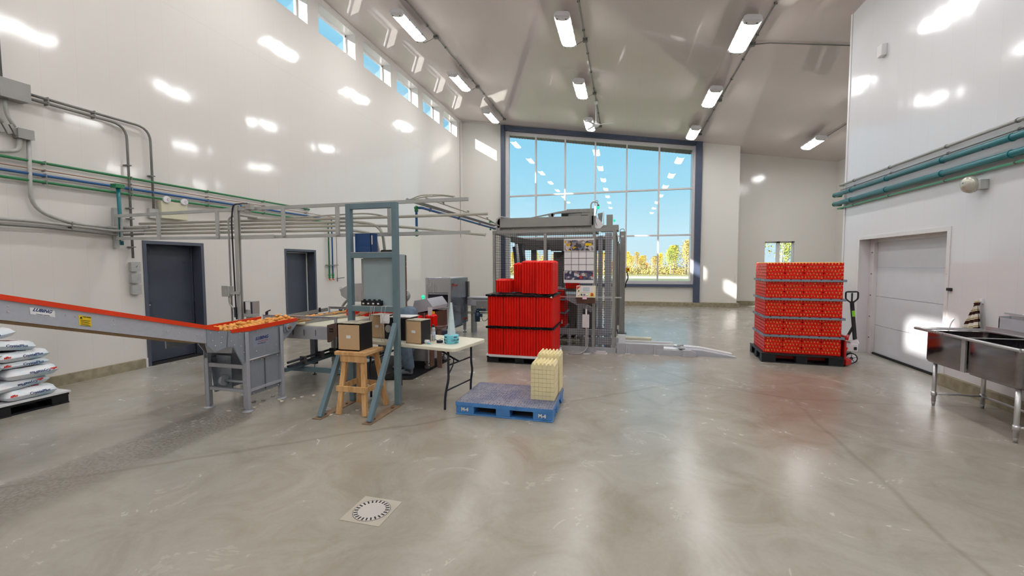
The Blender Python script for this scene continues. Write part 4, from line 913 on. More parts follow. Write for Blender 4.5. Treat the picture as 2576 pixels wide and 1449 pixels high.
b = MB(); b.box(-7.67, -7.55, 4.80, 4.92, 2.9, 2.96); b.ball((-7.6, 4.86, 2.93), .036, 10, 6); single('pipe_tee', b, M['pvc_g'], 'green tee where the teal pipe leaves the blue one', 'pipe fitting')
G = 'grey conduits on the left wall'
tube1([(PXW, 3.88, 3.92), (PXW, 5.07, 3.92), (PXW, 5.07, 1.82)], .018, 'dzinc', 'dark grey conduit bending down to the switches beside the near door', 'conduit', G, rad=.22, clips=wclips(3.92, .02, (4.12, 4.65))+wclips(3.5, .02, ()))
tube1([(PXW, 3.88, 3.98), (PXW, 5.42, 3.98), (PXW, 5.42, 2.66)], .018, 'dzinc', 'dark grey conduit bending down to a small box near the emergency lamp', 'conduit', G, rad=.22, clips=wclips(3.98, .02, (4.12, 4.65)))
b = MB()
for y, z in ((5.07, 3.3), (5.07, 2.62), (5.07, 2.45), (5.07, 2.0), (5.42, 3.2)): b.box(-7.745, PXW+.025, y-.035, y+.035, z-.008, z+.008)
single('pipe_strap', b, M['dzinc'], 'dark straps on the two dropping conduits', 'bracket')
tube1([(PXW, 3.90, 3.36), (PXW, 3.88, 2.46), (PXW, 4.3, 2.30), (PXW, 4.95, 2.29), (-7.3, 4.86, 2.285), (-7.0, 4.87, 2.285)], .024, 'zinc', 'thick grey conduit curving from the small box towards the rack', 'conduit', G, rad=.35)
tube1([(PXW, 1.2, 2.30), (PXW, 3.9, 2.30), (PXW, 4.85, 2.24), (-7.1, 4.87, 2.235)], .022, 'zinc', 'grey conduit low on the left wall, upper of two', 'conduit', G, rad=.1, clips=wclips(2.3, .02, (3.55, 4.3)))
tube1([(PXW, 1.2, 2.24), (PXW, 4.0, 2.23), (PXW, 4.88, 2.18), (-7.1, 4.87, 2.185)], .018, 'dzinc', 'grey conduit low on the left wall, lower of two', 'conduit', G, rad=.1, clips=wclips(2.23, .02, (3.55, 4.3)))
tube1([(PXW, 3.82, 3.36), (PXW, 3.80, 3.2), (PXW, 3.5, 3.13), (PXW, 1.2, 3.16)], .026, 'zinc', 'thick grey conduit curving left from the small box above the green pipe', 'conduit', G, rad=.2)
tube1([(PXW, 3.66, 6.0), (PXW, 3.665, 4.08)], .026, 'dzinc', 'vertical conduit rising out of the large grey box at the left edge', 'conduit', G)
tube1([(PXW, 3.70, 3.85), (PXW, 3.70, 3.66), (PXW, 3.77, 3.50)], .022, 'zinc', 'short conduit below the large grey box, right of two', 'conduit', G, rad=.1)
tube1([(PXW, 3.60, 3.85), (PXW, 3.60, 3.66), (PXW, 3.66, 3.52)], .022, 'zinc', 'short conduit below the large grey box, left of two', 'conduit', G, rad=.1)
def ebox(nm, y0, y1, z0, z1, dpt, lab, m='mach', grp=None):
    t = thing(nm, lab, 'electrical box', (-7.72, (y0+y1)/2, z0), group=grp); b = MB(); b.box(-7.75, -7.75+dpt, y0, y1, z0, z1); obj('body', b, M[m], t, bevel=.006)
    b = MB(); b.box(-7.75+dpt, -7.745+dpt+.004, y0-.004, y1+.004, z0-.004, z1+.004); obj('cover', b, M[m], t)
    return t
ebox('junction_box', 3.62, 3.90, 3.84, 4.07, .16, 'large grey junction box high on the left wall at the photo edge')
ebox('junction_box', 3.78, 3.93, 3.37, 3.49, .12, 'small grey junction box below the large one at the left edge')
for k, y in enumerate((3.60, 3.67, 3.74)):
    b = MB(); b.bar((-7.68, y, 3.53), (-7.68, y+.055, 3.40), .05, .035, up=(1,0,0)); single('conduit_elbow', b, M['mach'], ['slanted grey conduit fitting, leftmost of three beside the small box', 'slanted grey conduit fitting, middle of three beside the small box', 'slanted grey conduit fitting, rightmost of three beside the small box'][k], 'conduit fitting', group='slanted conduit fittings', bevel=.004)
for k, z in enumerate((1.61, 1.42, 1.235)):
    y0 = 5.045+.012*k*0; t = ebox('wall_switch', y0, y0+.13, z, z+.145, .06, ['grey switch box at the top of three beside the near door', 'grey switch box in the middle of three beside the near door', 'grey switch box at the bottom of three beside the near door'][k], 'strut', 'switch boxes beside the near door')
    b = MB(); b.box(-7.688, -7.682, y0+.04, y0+.09, z+.05, z+.10); b.bar((-7.68, y0+.065, z+.06), (-7.665, y0+.075, z+.09), .008, .008); obj('toggle', b, M['dzinc'] if k == 0 else M['alu'], t)
ebox('junction_box', 5.36, 5.50, 2.50, 2.66, .06, 'small grey box above the near door under its conduit', 'strut')
t = thing('emergency_light', 'cream emergency light housing with two lamp heads above the near door', 'emergency light', (-7.7, 5.72, 2.5))
b = MB(); b.box(-7.75, -7.63, 5.51, 5.96, 2.51, 2.80); obj('housing', b, M['beige'], t, bevel=.01)
for y in (5.60, 5.90):
    b = MB(); b.lathe([(.02, 0), (.05, .02), (.058, .07), (.05, .08)], (0,0,0), 16); b.xf(Matrix.Translation((-7.66, y, 2.83)) @ Matrix.Rotation(PI/2, 4, 'Y') @ Matrix.Rotation(.3, 4, 'X')); h = obj('lamp_head', b, M['white'], t)
    b = MB(); b.disc((-7.578, y, 2.83), .03, 12, (1,0,0), .006); obj('bulb', b, M['alu'], h)
# ================================================================ right wall pipes and bell
G = 'pipes along the right wall'
def rpipe(z, r, m, x, y1, lab, y0=1.5, endc=None):
    t = thing('pipe', lab, 'pipe', (x, y0, z), group=G); b = MB(); b.tube([(x, y0, z), (x, y1, z)], r, 14); obj('pipe_run', b, M[m], t)
    for y in (3.0, 4.6, 6.2, 7.3, 8.6, 9.75):
        b = MB(); b.cyl((x, y-.012, z), (x, y+.012, z), r+.006, n=12); b.box(x, XR-.001, y-.012, y+.012, z+r*.2, z+r*.2+.02); obj('pipe_clip', b, M['pvc_t'] if r > .03 else M['dzinc'], t)
    if endc: b = MB(); b.ball((x, y1, z), r*1.15, 14, 8); b.cyl((x, y1, z), (x+.12, y1+.0, z), r*1.02, n=14); obj('end_elbow', b, M[endc], t)
rpipe(3.315, .022, 'zinc', 4.28, 10.3, 'grey conduit at the top of the right wall pipes', endc='zinc')
rpipe(3.215, .010, 'dzinc', 4.29, 10.3, 'thin dark pipe just above the upper teal pipe')
rpipe(3.13, .042, 'pvc_t', 4.24, 10.42, 'thick teal pipe on the right wall, upper of two', endc='pvc_g')
rpipe(2.945, .042, 'pvc_t', 4.24, 10.42, 'thick teal pipe on the right wall, lower of two', endc='pvc_g')
rpipe(2.845, .015, 'mint', 4.28, 10.36, 'thin pale green pipe below the teal pipes', endc='pvc_g')
t = thing('alarm_bell', 'round pale alarm bell on a grey box high on the right wall', 'bell', (4.27, 6.76, 2.65))
b = MB(); b.box(4.24, XR, 6.62, 6.74, 2.62, 2.74); obj('back_box', b, M['strut'], t, bevel=.004)
b = MB(); b.lathe([(.02, 0), (.105, .0), (.108, .02), (.095, .05), (.055, .075), (.0, .085)], (0,0,0), 24); b.xf(Matrix.Translation((4.235, 6.76, 2.70)) @ Matrix.Rotation(-PI/2-.25, 4, 'Y') @ Matrix.Rotation(.2, 4, 'X')); obj('gong', b, M['bell'], t)
b = MB(); b.box(4.23, 4.26, 6.68, 6.78, 2.66, 2.74); b.ball((4.148, 6.76, 2.722), .01, 8, 5); obj('mount', b, M['strut'], t)
# ================================================================ egg trays
def crate_mesh(nm, w_=.277, h=.040, nx=6, ny=6, res=4, m='red', ph=1):
    """moulded egg tray: a pit for every egg between rounded peaks, thin plastic with an underside"""
    vs = []; fs = []; X = nx*res; Yn = ny*res
    def hz(i, j):
        a = math.cos(2*PI*i/res); c_ = math.cos(2*PI*j/res)
        return h*(.5+.25*(a+c_)) if 0 < i < X and 0 < j < Yn else .0415+.0105*ph*(a if j in (0, Yn) else c_)
    for side in (0, 1):
        for j in range(Yn+1):
            for i in range(X+1):
                z = hz(i, j); vs.append((-w_/2+w_*i/X, -w_/2+w_*j/Yn, z-(.003 if side else 0)+.006))
    n = (X+1)*(Yn+1)
    for j in range(Yn):
        for i in range(X):
            q = j*(X+1)+i; fs.append((q, q+1, q+X+2, q+X+1)); q += n; fs.append((q+X+1, q+X+2, q+1, q))
    # short skirt round the rim
    b = MB(); b.add(vs, fs, True)
    def skirt(idx):
        base = [vs[k] for k in idx]; m_ = len(base)
        pts = base + [(p[0], p[1], 0.0) for p in base]
        b.add(pts, [(k, k+1, m_+k+1, m_+k) for k in range(m_-1)], True)
    skirt([i for i in range(X+1)]); skirt([Yn*(X+1)+i for i in range(X+1)][::-1]); skirt([j*(X+1) for j in range(Yn+1)][::-1]); skirt([j*(X+1)+X for j in range(Yn+1)])
    return b.mesh(nm, M[m])
TRAY = crate_mesh('egg_tray'); TRAY2 = crate_mesh('egg_tray', ph=-1)
def tray(p, rz, label, group, odd=False):
    o = bpy.data.objects.new('egg_tray', TRAY2 if odd else TRAY); COL.objects.link(o); o.location = p; o.rotation_euler = (0, 0, rz); tag(o, label, 'egg tray', group); return o
re2 = random.Random(11)
# ---- big pallet load of filled trays (right)
RZ = math.radians(-4.0); RO = Vector((2.37, 8.22, 0)); ca, sa = math.cos(RZ), math.sin(RZ)
def rl(u, v, z): return Vector((RO.x+u*ca-v*sa, RO.y+u*sa+v*ca, z))
def plastic_pallet(label, mat_, L_, D_, h, loc, rz, deckm=None, foot=True, capm=None):
    t = thing('pallet', label, 'pallet', loc, rz); OFF[t] = (0,0,0); d = .03
    b = MB(); b.box(0, L_, 0, D_, h-d, h); dk = obj('deck', b, M[deckm or mat_], t, bevel=.004)
    if capm: b = MB(); b.box(-.012, L_+.012, -.012, D_+.012, h, h+.022); b.box(.05, L_-.05, -.014, 0, h-.01, h+.01); obj('slip_sheet', b, M[capm], t)
    n_ = 0
    for x in (0, .5, 1):
        for y in (0, .5, 1):
            w_, dd = (.22, .17) if x != .5 else (.17, .15); cx_ = w_/2+(L_-w_)*x; cy_ = dd/2+(D_-dd)*y
            b = MB(); b.box(cx_-w_/2+.004, cx_+w_/2-.004, cy_-dd/2+.004, cy_+dd/2-.004, .016, h-d); b.box(cx_-w_/2-.006 if x > 0 else cx_-w_/2, cx_+w_/2+(.006 if x < 1 else 0), cy_-dd/2, cy_+dd/2, 0, .016); obj('foot_block', b, M[mat_], t, bevel=.006)
    b = MB()
    for x in (.08, L_-.08): b.box(x-.06, x+.06, .02, D_-.02, 0, .02)
    for y in (.06, D_/2, D_-.06): b.box(.02, L_-.02, y-.05, y+.05, 0, .014)
    obj('skid_bar', b, M[mat_], t)
    return t
pw, pd_ = 1.20, 1.0
plastic_pallet('black plastic pallet under the load of filled egg trays', 'black', pw, pd_, .16, tuple(rl(-.05, -.06, 0)), RZ)
tw = .28; pitch = .0565; tz = [.165+.318*k for k in range(5)]
for T_ in range(5):
    for cx_ in range(4):
        for cy_ in range(3):
            inner = cx_ in (1, 2) and cy_ > 0
            if inner and T_ < 4: continue
            for k in range(5):
                p = rl(tw*(cx_+.5), tw*(cy_+.5)+.012, tz[T_]+pitch*k)
                lab = 'red tray of brown eggs, %s tier of the tall load, %s' % (['bottom', 'second', 'third', 'fourth', 'top'][T_], 'front face' if cy_ == 0 else 'side or rear')
                tray(p, RZ, lab, '%s tier trays of the pallet load, %s' % (['bottom', 'second', 'third', 'fourth', 'top'][T_], 'front' if cy_ == 0 else 'side'), k % 2 == 1)
    if T_ < 4:
        b = MB(); L_ = tw*4+.03; D_ = tw*3+.03; z = tz[T_+1]-.032
        b.box(-.02, L_, -.02, D_, z+.022, z+.027); b.box(-.026, L_+.006, -.026, -.018, z-.006, z+.032); b.box(-.026, -.018, -.026, D_, z-.006, z+.032); b.box(L_-.002, L_+.006, -.026, D_, z-.006, z+.032); b.box(-.026, L_+.006, D_-.006, D_+.002, z-.006, z+.032)
        lab = 'grey plastic divider above the %s tier of filled egg trays' % ['bottom', 'second', 'third', 'fourth'][T_]
        t = thing('divider_sheet', lab, 'divider', tuple(rl(0, 0, z)), RZ, 'grey dividers in the pallet load'); 
        b.xf(Matrix.Translation((0, 0, -z))); obj('sheet', b, M['gsheet'], t)
        b = MB()
        for k in range(8): b.box(.06+k*.145, .085+k*.145, -.0275, -.026, .022, .0335)
        for k in range(2): b.box(-.0275, -.026, .3+k*.16, .34+k*.16, .006, .024)
        obj('notch', b, M['black'], t)
for T_ in range(4, -1, -1):      # eggs peeping out along the front and the near side
    for k in (4, 3, 2, 1, 0):
        for cx_ in range(4):
            for e in range(6 if k % 2 == 0 else 5):
                off = (e+.5)/6 if k % 2 == 0 else (e+1)/6
                p = rl(tw*cx_+tw*off, .034, tz[T_]+pitch*k+.034)
                egg(p, (re2.uniform(-.35,.35), re2.uniform(-.3,.3), re2.uniform(0,6)), 'brown egg in the front row of a red tray on the tall pallet load', 'eggs in the trays of the tall pallet load')
    for k in range(5):
        for cy_ in range(3):
            for e in (0, 4)[:0 if T_ else 1]: egg(rl(.05, tw*cy_+tw*(e+.7)/6, tz[T_]+pitch*k+.036), (0, 0, 0), 'brown egg in the side row of a red tray on the tall pallet load', 'eggs in the trays of the tall pallet load')
    if T_ == 4:
        for i in range(24):
            for j in range(1, 18): egg(rl(tw*(i+.5)/6, tw*(j+.5)/6, tz[4]+pitch*4+.036), (re2.uniform(-.2,.2), 0, 0), 'brown egg in the top layer of the tall pallet load', 'eggs in the trays of the tall pallet load')
# ---- pallet truck
t = thing('pallet_jack', 'hand pallet truck with red forks, black handle and white spoked wheels', 'pallet truck', tuple(rl(1.28, .35, 0)))
def J(u, v, z): return rl(u, v, z)
for v in (.22, .68):
    b = MB(); b.bar(J(.05, v, .065), J(1.16, v, .065), .15, .05); b.bar(J(1.16, v, .10), J(1.22, v, .30), .15, .02, up=(0,1,0)); obj('fork', b, M['redp'], t, bevel=.004)
b = MB(); b.prism([(0, .08), (.1, .08), (.1, .36), (.04, .38), (0, .2)], 'y', 0, .02)
b = MB(); b.bar(J(1.19, .10, .10), J(1.19, .10, .42), .03, .12, up=(0,1,0)); b.bar(J(1.19, .82, .10), J(1.19, .82, .42), .03, .12, up=(0,1,0)); b.bar(J(1.19, .05, .47), J(1.19, .85, .47), .05, .06); b.bar(J(1.19, .12, .24), J(1.19, .78, .24), .03, .32, up=(0,0,1)); b.bar(J(1.2, .02, .46), J(1.33, .35, .46), .04, .05); b.bar(J(1.16, .0, .07), J(1.27, .1, .07), .08, .1)
obj('fork_frame', b, M['redp'], t, bevel=.004)
b = MB(); b.cyl(J(1.30, .36, .22), J(1.30, .36, .45), .028, n=14); obj('lift_cylinder', b, M['bolt'], t)
b = MB(); b.bar(J(1.24, .36, .27), J(1.46, .36, .27), .14, .14); b.bar(J(1.36, .36, .33), J(1.47, .36, .38), .12, .08); b.cyl(J(1.34, .36, .10), J(1.34, .36, .24), .03); obj('pump_body', b, M['white'], t, bevel=.012)
b = MB(); b.box(0, 0, 0, 0, 0, 0); b = MB(); b.bar(J(1.40, .285, .26), J(1.44, .285, .26), .01, .05); obj('pump_slot', b, M['black'], t)
for v in (.28, .44):
    a = J(1.36, v-.02, .092); c_ = J(1.36, v+.02, .092); b = MB(); b.cyl(a, c_, .092, n=28); wh = obj('wheel', b, M['blackr'], t)
    d = (c_-a).normalized(); b = MB(); b.cyl(a-d*.003, c_+d*.003, .074, n=28); hb = obj('hub', b, M['white'], wh)
    b = MB(); b.cyl(a-d*.006, c_+d*.006, .024, n=16)
    for q in range(5):
        an = q*2*PI/5+.3; u_ = Vector((ca, sa, 0))*math.cos(an)+Vector((0,0,1))*math.sin(an); b.bar(a-d*.004+u_*.02, a-d*.004+u_*.072, .006, .012, up=d)
    obj('spokes', b, M['navyp'], hb)
b = MB(); b.bar(J(1.42, .36, .36), J(1.36, .36, .95), .055, .045, up=(0,1,0)); b.prism([(0,0),(1,0),(0,1)], 'x', 0, 0)
b = MB(); b.bar(J(1.44, .36, .36), J(1.37, .36, 1.06), .05, .04, up=(0,1,0)); b.bar(J(1.30, .36, .38), J(1.40, .36, .62), .03, .035, up=(0,1,0)); obj('tow_bar', b, M['black'], t, bevel=.004)
b = MB(); b.tube(fillet([J(1.37, .36, 1.02), J(1.27, .33, 1.10), J(1.27, .33, 1.22), J(1.47, .40, 1.22), J(1.47, .40, 1.10), J(1.37, .36, 1.02)], .03), .013, 10); b.bar(J(1.37, .36, 1.02), J(1.37, .36, 1.2), .02, .02, up=(0,1,0)); obj('handle_loop', b, M['black'], t)
b = MB(); b.bar(J(1.398, .334, .80), J(1.385, .334, .90), .045, .004, up=(0,1,0)); obj('green_label', b, mat('lime_label', (130,214,40), .5), t, label='lime green label')
# ---- empty trays nested in tall stacks on the middle pallet
def nested(w_, h, seed, nx=6):
    """a block of nested empty trays: upright ribs on the sides, egg-crate peaks on top"""
    b = MB(); res = 6; X = nx*res; half = w_/2; vs = []; fs = []
    def rib(i): return .007-.013*(1 if i % res == 0 else 0)
    def ring(z, sh):
        r = []
        for i in range(X): r.append((-half+w_*i/X, -half-rib(i)+.007, z))
        for i in range(X): r.append((half+rib(i)-.007, -half+w_*i/X, z))
        for i in range(X): r.append((half-w_*i/X, half+rib(i)-.007, z))
        for i in range(X): r.append((-half-rib(i)+.007, half-w_*i/X, z))
        return [(p[0]*sh, p[1]*sh, p[2]) for p in r]
    zz = [0]; n_ = max(3, int(h/.012))
    rings = []
    for k in range(n_+1):
        z = h*k/n_; rings.append(ring(z, 1.0 if k % 2 else .996))
    N = 4*X
    for r in rings: vs += r
    for k in range(n_):
        for i in range(N): j = (i+1) % N; fs.append((k*N+i, k*N+j, (k+1)*N+j, (k+1)*N+i))
    b.add(vs, fs, False)
    # top
    g = []; gf = []; q = nx*4
    for j in range(q+1):
        for i in range(q+1):
            e = 0 if 0 < i < q and 0 < j < q else 1
            z = h + (.022*(math.cos(2*PI*i/4)+math.cos(2*PI*j/4))*.5+.012 if not e else -.004)
            g.append((-half+.003+(w_-.006)*i/q, -half+.003+(w_-.006)*j/q, z))
    for j in range(q):
        for i in range(q): a = j*(q+1)+i; gf.append((a, a+1, a+q+2, a+q+1))
    b.add(g, gf, True); b.f.append(list(range(len(b.v)-len(g)-len(vs), len(b.v)-len(g)-len(vs)+N))[::-1]); b.sm.append(False); b.mi.append(0)
    return b
bw = .287; BX, BY = -2.305, 7.0
t = plastic_pallet('black plastic pallet topped with a white sheet under the empty red trays', 'black', 1.17, .93, .115, (BX-.01, BY-.02, 0), 0, capm='white')
cache = {}
def stackblk(cx_, cy_, z0, h, lab, grp, rz=0):
    key = (round(h, 3))
    if key not in cache: cache[key] = nested(bw-.006, h, 1).mesh('nested_tray_stack', M['red'])
    o = bpy.data.objects.new('nested_egg_trays', cache[key]); COL.objects.link(o); o.location = (BX+bw*(cx_+.5), BY+bw*(cy_+.5), z0); o.rotation_euler = (0, 0, rz); tag(o, lab, 'egg tray stack', grp)
colw = ['leftmost', 'second from left', 'third from left', 'rightmost']
for T_, (z0, h) in enumerate(((.14, .455), (.64, .505))):
    for cx_ in range(4):
        for cy_ in range(3):
            if cy_ in (1,) and cx_ < 3: continue
            nm = ['bottom', 'middle'][T_]
            if cy_ == 0: lab = 'nested empty red trays, %s tier, %s in the front row' % (nm, colw[cx_])
            else: lab = 'nested empty red trays, %s tier, %s behind the front row' % (nm, 'nearer' if cy_ == 1 else colw[cx_])
            stackblk(cx_, cy_, z0, h, lab, '%s tier of empty red trays' % nm)
stackblk(3, 0, 1.205, .53, 'tall nested stack of empty red trays on the top tier, at the front right corner', 'top tier of empty red trays', .02)
stackblk(2.0, .55, 1.205, .535, 'tall nested stack of empty red trays on the top tier, left of the corner one', 'top tier of empty red trays')
stackblk(1.22, 1.62, 1.205, .50, 'tall nested stack of empty red trays on the top tier, third from the right', 'top tier of empty red trays')
stackblk(0.25, .95, 1.205, .21, 'short nested stack of empty red trays on the top tier, at its left end', 'top tier of empty red trays')
stackblk(3, 1.1, 1.205, .535, 'tall nested stack of empty red trays behind the front right corner one', 'top tier of empty red trays')
for z, nm in ((.60, 'lower'), (1.155, 'upper')):
    b = MB(); L_, D_ = bw*4, bw*3; b.box(-.02, L_+.02, -.02, D_+.02, .018, .03)
    for s_ in (0, 1):
        y0, y1 = (-.024, -.016) if s_ == 0 else (D_+.016, D_+.024)
        for k in range(12): b.box(-.02+k*.099, .05+k*.099, y0, y1, 0, .04 if k % 2 else .03)
        b.box(-.02, L_+.02, y0, y1, .01, .024)
    for x0, x1 in ((-.024, -.016), (L_+.016, L_+.024)):
        b.box(x0, x1, -.02, D_+.02, .005, .032)
    single('divider_sheet', b.xf(Matrix.Translation((BX, BY, z))), M['black'], 'black plastic divider between tiers of empty red trays, %s one' % nm, 'divider', 'black dividers in the red tray load')
b = MB(); b.prism([(-1.20, 1.15), (-1.17, 1.175), (-1.155, 1.15), (-1.165, 1.14)], 'y', 6.965, 6.972); single('tape_scrap', b, M['paper'], 'white scrap of tape on the upper black divider', 'tape scrap')
b = MB(); b.prism([(7.86, .60), (7.90, .665), (7.93, .60), (7.89, .59)], 'x', -1.13, -1.124); single('tape_scrap', b, M['paper'], 'white scrap of tape at the far corner of the lower black divider', 'tape scrap')
# ---- blue pallet with cream trays
BPX, BPY = -1.845, 4.43
t = plastic_pallet('blue plastic pallet with punched deck marked M-4', 'blue', 1.115, .84, .145, (BPX, BPY, 0), 0, deckm='deck')
for x in (.11, 1.0):
    text('lettering', 'M-4', .052, M['white'], frame((x, -.0035+.004-.001, .062), (1,0,0), (0,0,1)), t, bold=.003)
b = MB(); b.box(0, 1.115, -.001, .01, .10, .143); obj('deck_edge', b, M['blue'], t)
b = MB(); b.box(1.105, 1.116, 0, .84, .10, .143); b.bar((1.112, .17, .02), (1.112, .28, .10), .006, .012); b.bar((1.112, .67, .02), (1.112, .56, .10), .006, .012); obj('side_edge', b, M['blue'], t)
def cream_tray():
    b = MB(); w_ = .273; d = .29; n_ = 6; s_ = w_/n_
    for k in range(n_):
        x0 = -w_/2+k*s_; x1 = x0+s_*.96; xm = (x0+x1)/2
        b.prism([(x0, 0), (x1, 0), (x1, .047), (x1-.004, .051), (xm+.006, .077), (xm-.006, .077), (x0+.004, .051), (x0, .047)], 'y', -d/2, d/2)
    b.box(-w_/2, w_/2, -d/2+.004, d/2-.004, .002, .04)
    return b
cm = cream_tray().mesh('cream_tray', M['cream'])
def cream_short():
    b = MB(); w_ = .273; d = .29; n_ = 6; s_ = w_/n_
    for k in range(n_):
        x0 = -w_/2+k*s_; b.box(x0, x0+s_*.955, -d/2, d/2, 0, .0475)
    b.box(-w_/2, w_/2, -d/2+.004, d/2-.004, .002, .046)
    return b
cs = cream_short().mesh('cream_tray', M['cream'])
for (cx_, cy_, n_, lab) in ((-.895, 4.865, 8, 'front'), (-.885, 5.185-.0, 9, 'back')):
    for k in range(n_):
        o = bpy.data.objects.new('egg_tray', cm if k == n_-1 else cs); COL.objects.link(o); o.location = (cx_, cy_, .147+k*.05)
        od = ['lowest', 'second from the bottom', 'third from the bottom', 'fourth from the bottom', 'fifth from the bottom', 'sixth from the bottom', 'seventh from the bottom', 'eighth from the bottom', 'ninth']
        tag(o, 'cream plastic tray in the %s stack on the blue pallet, %s' % (lab, 'topmost with ridges' if k == n_-1 else od[k]), 'egg tray', 'cream trays, %s stack' % lab)
# ---- pallet of salt bags at the left edge
t = plastic_pallet('black pallet with a white top under the bags at the left edge', 'black', 1.0, 1.2, .13, (-7.68, 2.42, 0), 0, capm='white')
def bag_mesh(L_, W_, h, seed):
    r = random.Random(seed); nx, ny = 14, 10; top_, bot = [], []
    for j in range(ny+1):
        for i in range(nx+1):
            u = i/nx*2-1; v = j/ny*2-1; e = (1-abs(u)**9)*(1-abs(v)**9); x = u*L_/2*(1-.05*v*v); y = v*W_/2*(1-.04*u*u)
            n_ = r.uniform(-.006, .006); top_.append((x, y, h*.45+h*.55*e**.45+n_*e)); bot.append((x, y, h*.45-h*.44*e**.45))
    b = MB(); n = len(top_); fs = []
    for j in range(ny):
        for i in range(nx):
            a = j*(nx+1)+i; fs.append((a, a+1, a+nx+2, a+nx+1)); fs.append((n+a+nx+1, n+a+nx+2, n+a+1, n+a))
    b.add(top_+bot, fs, True); return b
def bag(x, y, z, rz, tx, L_, h, seed, label, s_='CrystalPlus', ty=0, flip=False):
    t = thing('salt_bag', label, 'bag', (x, y, z), 0, 'bags of salt on the pallet')
    t.rotation_euler = (tx, ty, rz); b = bag_mesh(L_, .42, h, seed); OFF[t] = (0,0,0); o = obj('sack', b, M['bag'], t)
    # lettering on the long side and the top
    q = PI if flip else 0
    F = Matrix.Translation((.05, -.213, h*.52)) @ Matrix.Rotation(PI/2-.25, 4, 'X') @ Matrix.Rotation(q, 4, 'Z')
    text('lettering', s_, .040, M['lubi'], F, o, bold=.001, shear=.1)
    F = Matrix.Translation((-.17*(1 if not flip else -1), -.213, h*.60)) @ Matrix.Rotation(PI/2-.25, 4, 'X') @ Matrix.Rotation(q, 4, 'Z')
    text('lettering', 'sifto', .034, M['redi'], F, o, bold=.002, shear=.2)
    F = Matrix.Translation((.02, -.08, h*1.0+.004)) @ Matrix.Rotation(q, 4, 'Z')
    text('lettering', 'sifto', .09, M['redi'], F, o, bold=.003, shear=.2)
E90 = PI/2
# long side of every bag faces the room (+x): local -y -> +x
for args in (
    (-6.88, 3.30, .155, E90-.02, 0, .46, .12, 1, 'white bag lying lowest at the right front corner of the pallet'),
    (-6.93, 2.72, .155, E90+.06, 0, .50, .12, 2, 'white bag lying lowest at the photo edge'),
    (-6.93, 3.20, .275, E90+.12, 0, .58, .11, 3, 'pale blue bag in the second layer with upside down print'),
    (-6.90, 3.33, .385, E90-.05, 0, .46, .13, 4, 'white bag with bulging top in the third layer, at the right'),
    (-6.92, 2.80, .37, E90+.05, 0, .50, .13, 5, 'white bag in the third layer at the photo edge'),
    (-6.93, 3.28, .525, E90, 0, .44, .07, 6, 'thin white bag in the fourth layer, right'),
    (-6.95, 2.86, .50, E90-.03, 0, .52, .14, 7, 'white bag in the fourth layer at the photo edge'),
    (-6.93, 3.27, .60, E90+.05, 0, .46, .11, 8, 'pale blue topped bag in the fifth layer, right'),
    (-6.95, 2.86, .64, E90-.06, 0, .50, .12, 9, 'grey white bag in the fifth layer at the photo edge'),
    (-6.95, 3.16, .735, E90-.05, 0, .48, .11, 10, 'tilted pale blue bag near the top of the heap'),
    (-6.96, 2.95, .85, E90+.06, 0, .60, .11, 11, 'topmost white bag with red print on the heap')):
    x, y, z, rz, tx, L_, h, sd, lab = args
    flip = sd in (3, 5, 4)
    bag(x, y, z, rz, tx, L_, h, sd, lab, flip=flip, ty=(.16 if sd == 10 else -.16 if sd == 11 else -.05 if sd == 3 else 0))
# leftover eggs beyond three hundred: one object
if EXTRA:
    b = MB()
    base = [tuple(v.co) for v in EGG.vertices]; bf = [tuple(p.vertices) for p in EGG.polygons]
    from mathutils import Euler
    for p, rot in EXTRA:
        Mx = Matrix.Translation(p) @ Euler(rot).to_matrix().to_4x4(); b.add([Mx @ Vector(v) for v in base], bf, True)
    o = single('eggs', b, M['egg'], 'the many further brown eggs in the trays of the tall pallet load', 'eggs'); o['kind'] = 'stuff'
# ================================================================ caged palletising machine
t = thing('palletizer', 'large grey caged palletising machine with wire mesh guards in front of the window', 'machine', (-1.4, 9.6, 0))
X0, X1, YF0, YF1, ZT0 = -2.62, -.17, 8.35, 11.0, 2.33
def post(x, y, z0=.05, z1=ZT0, w_=.055, nm='guard_post', m='mach'):
    b = MB(); b.box(x-w_/2, x+w_/2, y-w_/2, y+w_/2, z0, z1); return obj(nm, b, M[m], t)
for x in (X0+.03, -1.53, -.575, X1-.03): post(x, YF0)
for x, y in ((X0+.03, YF1), (X1-.03, 9.7), (X1-.03, YF1)): post(x, y)
b = MB(); b.box(X0, X1, YF0-.03, YF0+.03, ZT0, ZT0+.06); obj('top_beam', b, M['mach'], t)
b = MB(); b.box(X0, X1, YF1-.03, YF1+.03, ZT0, ZT0+.06); obj('top_beam', b, M['mach'], t)
for x in (X0+.03, X1-.03): b = MB(); b.box(x-.03, x+.03, YF0, YF1, ZT0, ZT0+.06); obj('top_beam', b, M['mach'], t)
b = MB(); b.box(X0, X1+.02, YF0-.04, YF0+.02, .0, .09); b.box(X0, X1, YF1-.02, YF1+.04, 0, .09); obj('base_beam', b, M['mach2'], t)
b = MB()
for x in (-1.53, -.67, -.35, -.20): b.ball((x, YF0-.032, .06), .008, 8, 4)
for x in (X0+.03, -1.53, -.575, X1-.03): b.ball((x, YF0-.032, ZT0-.04), .009, 8, 4)
for x in (-2.5,-1.0,-.9,-.85): b.ball((x, YF0-.032, ZT0+.03), .008, 8, 4)
obj('bolts', b, M['bolt'], t)
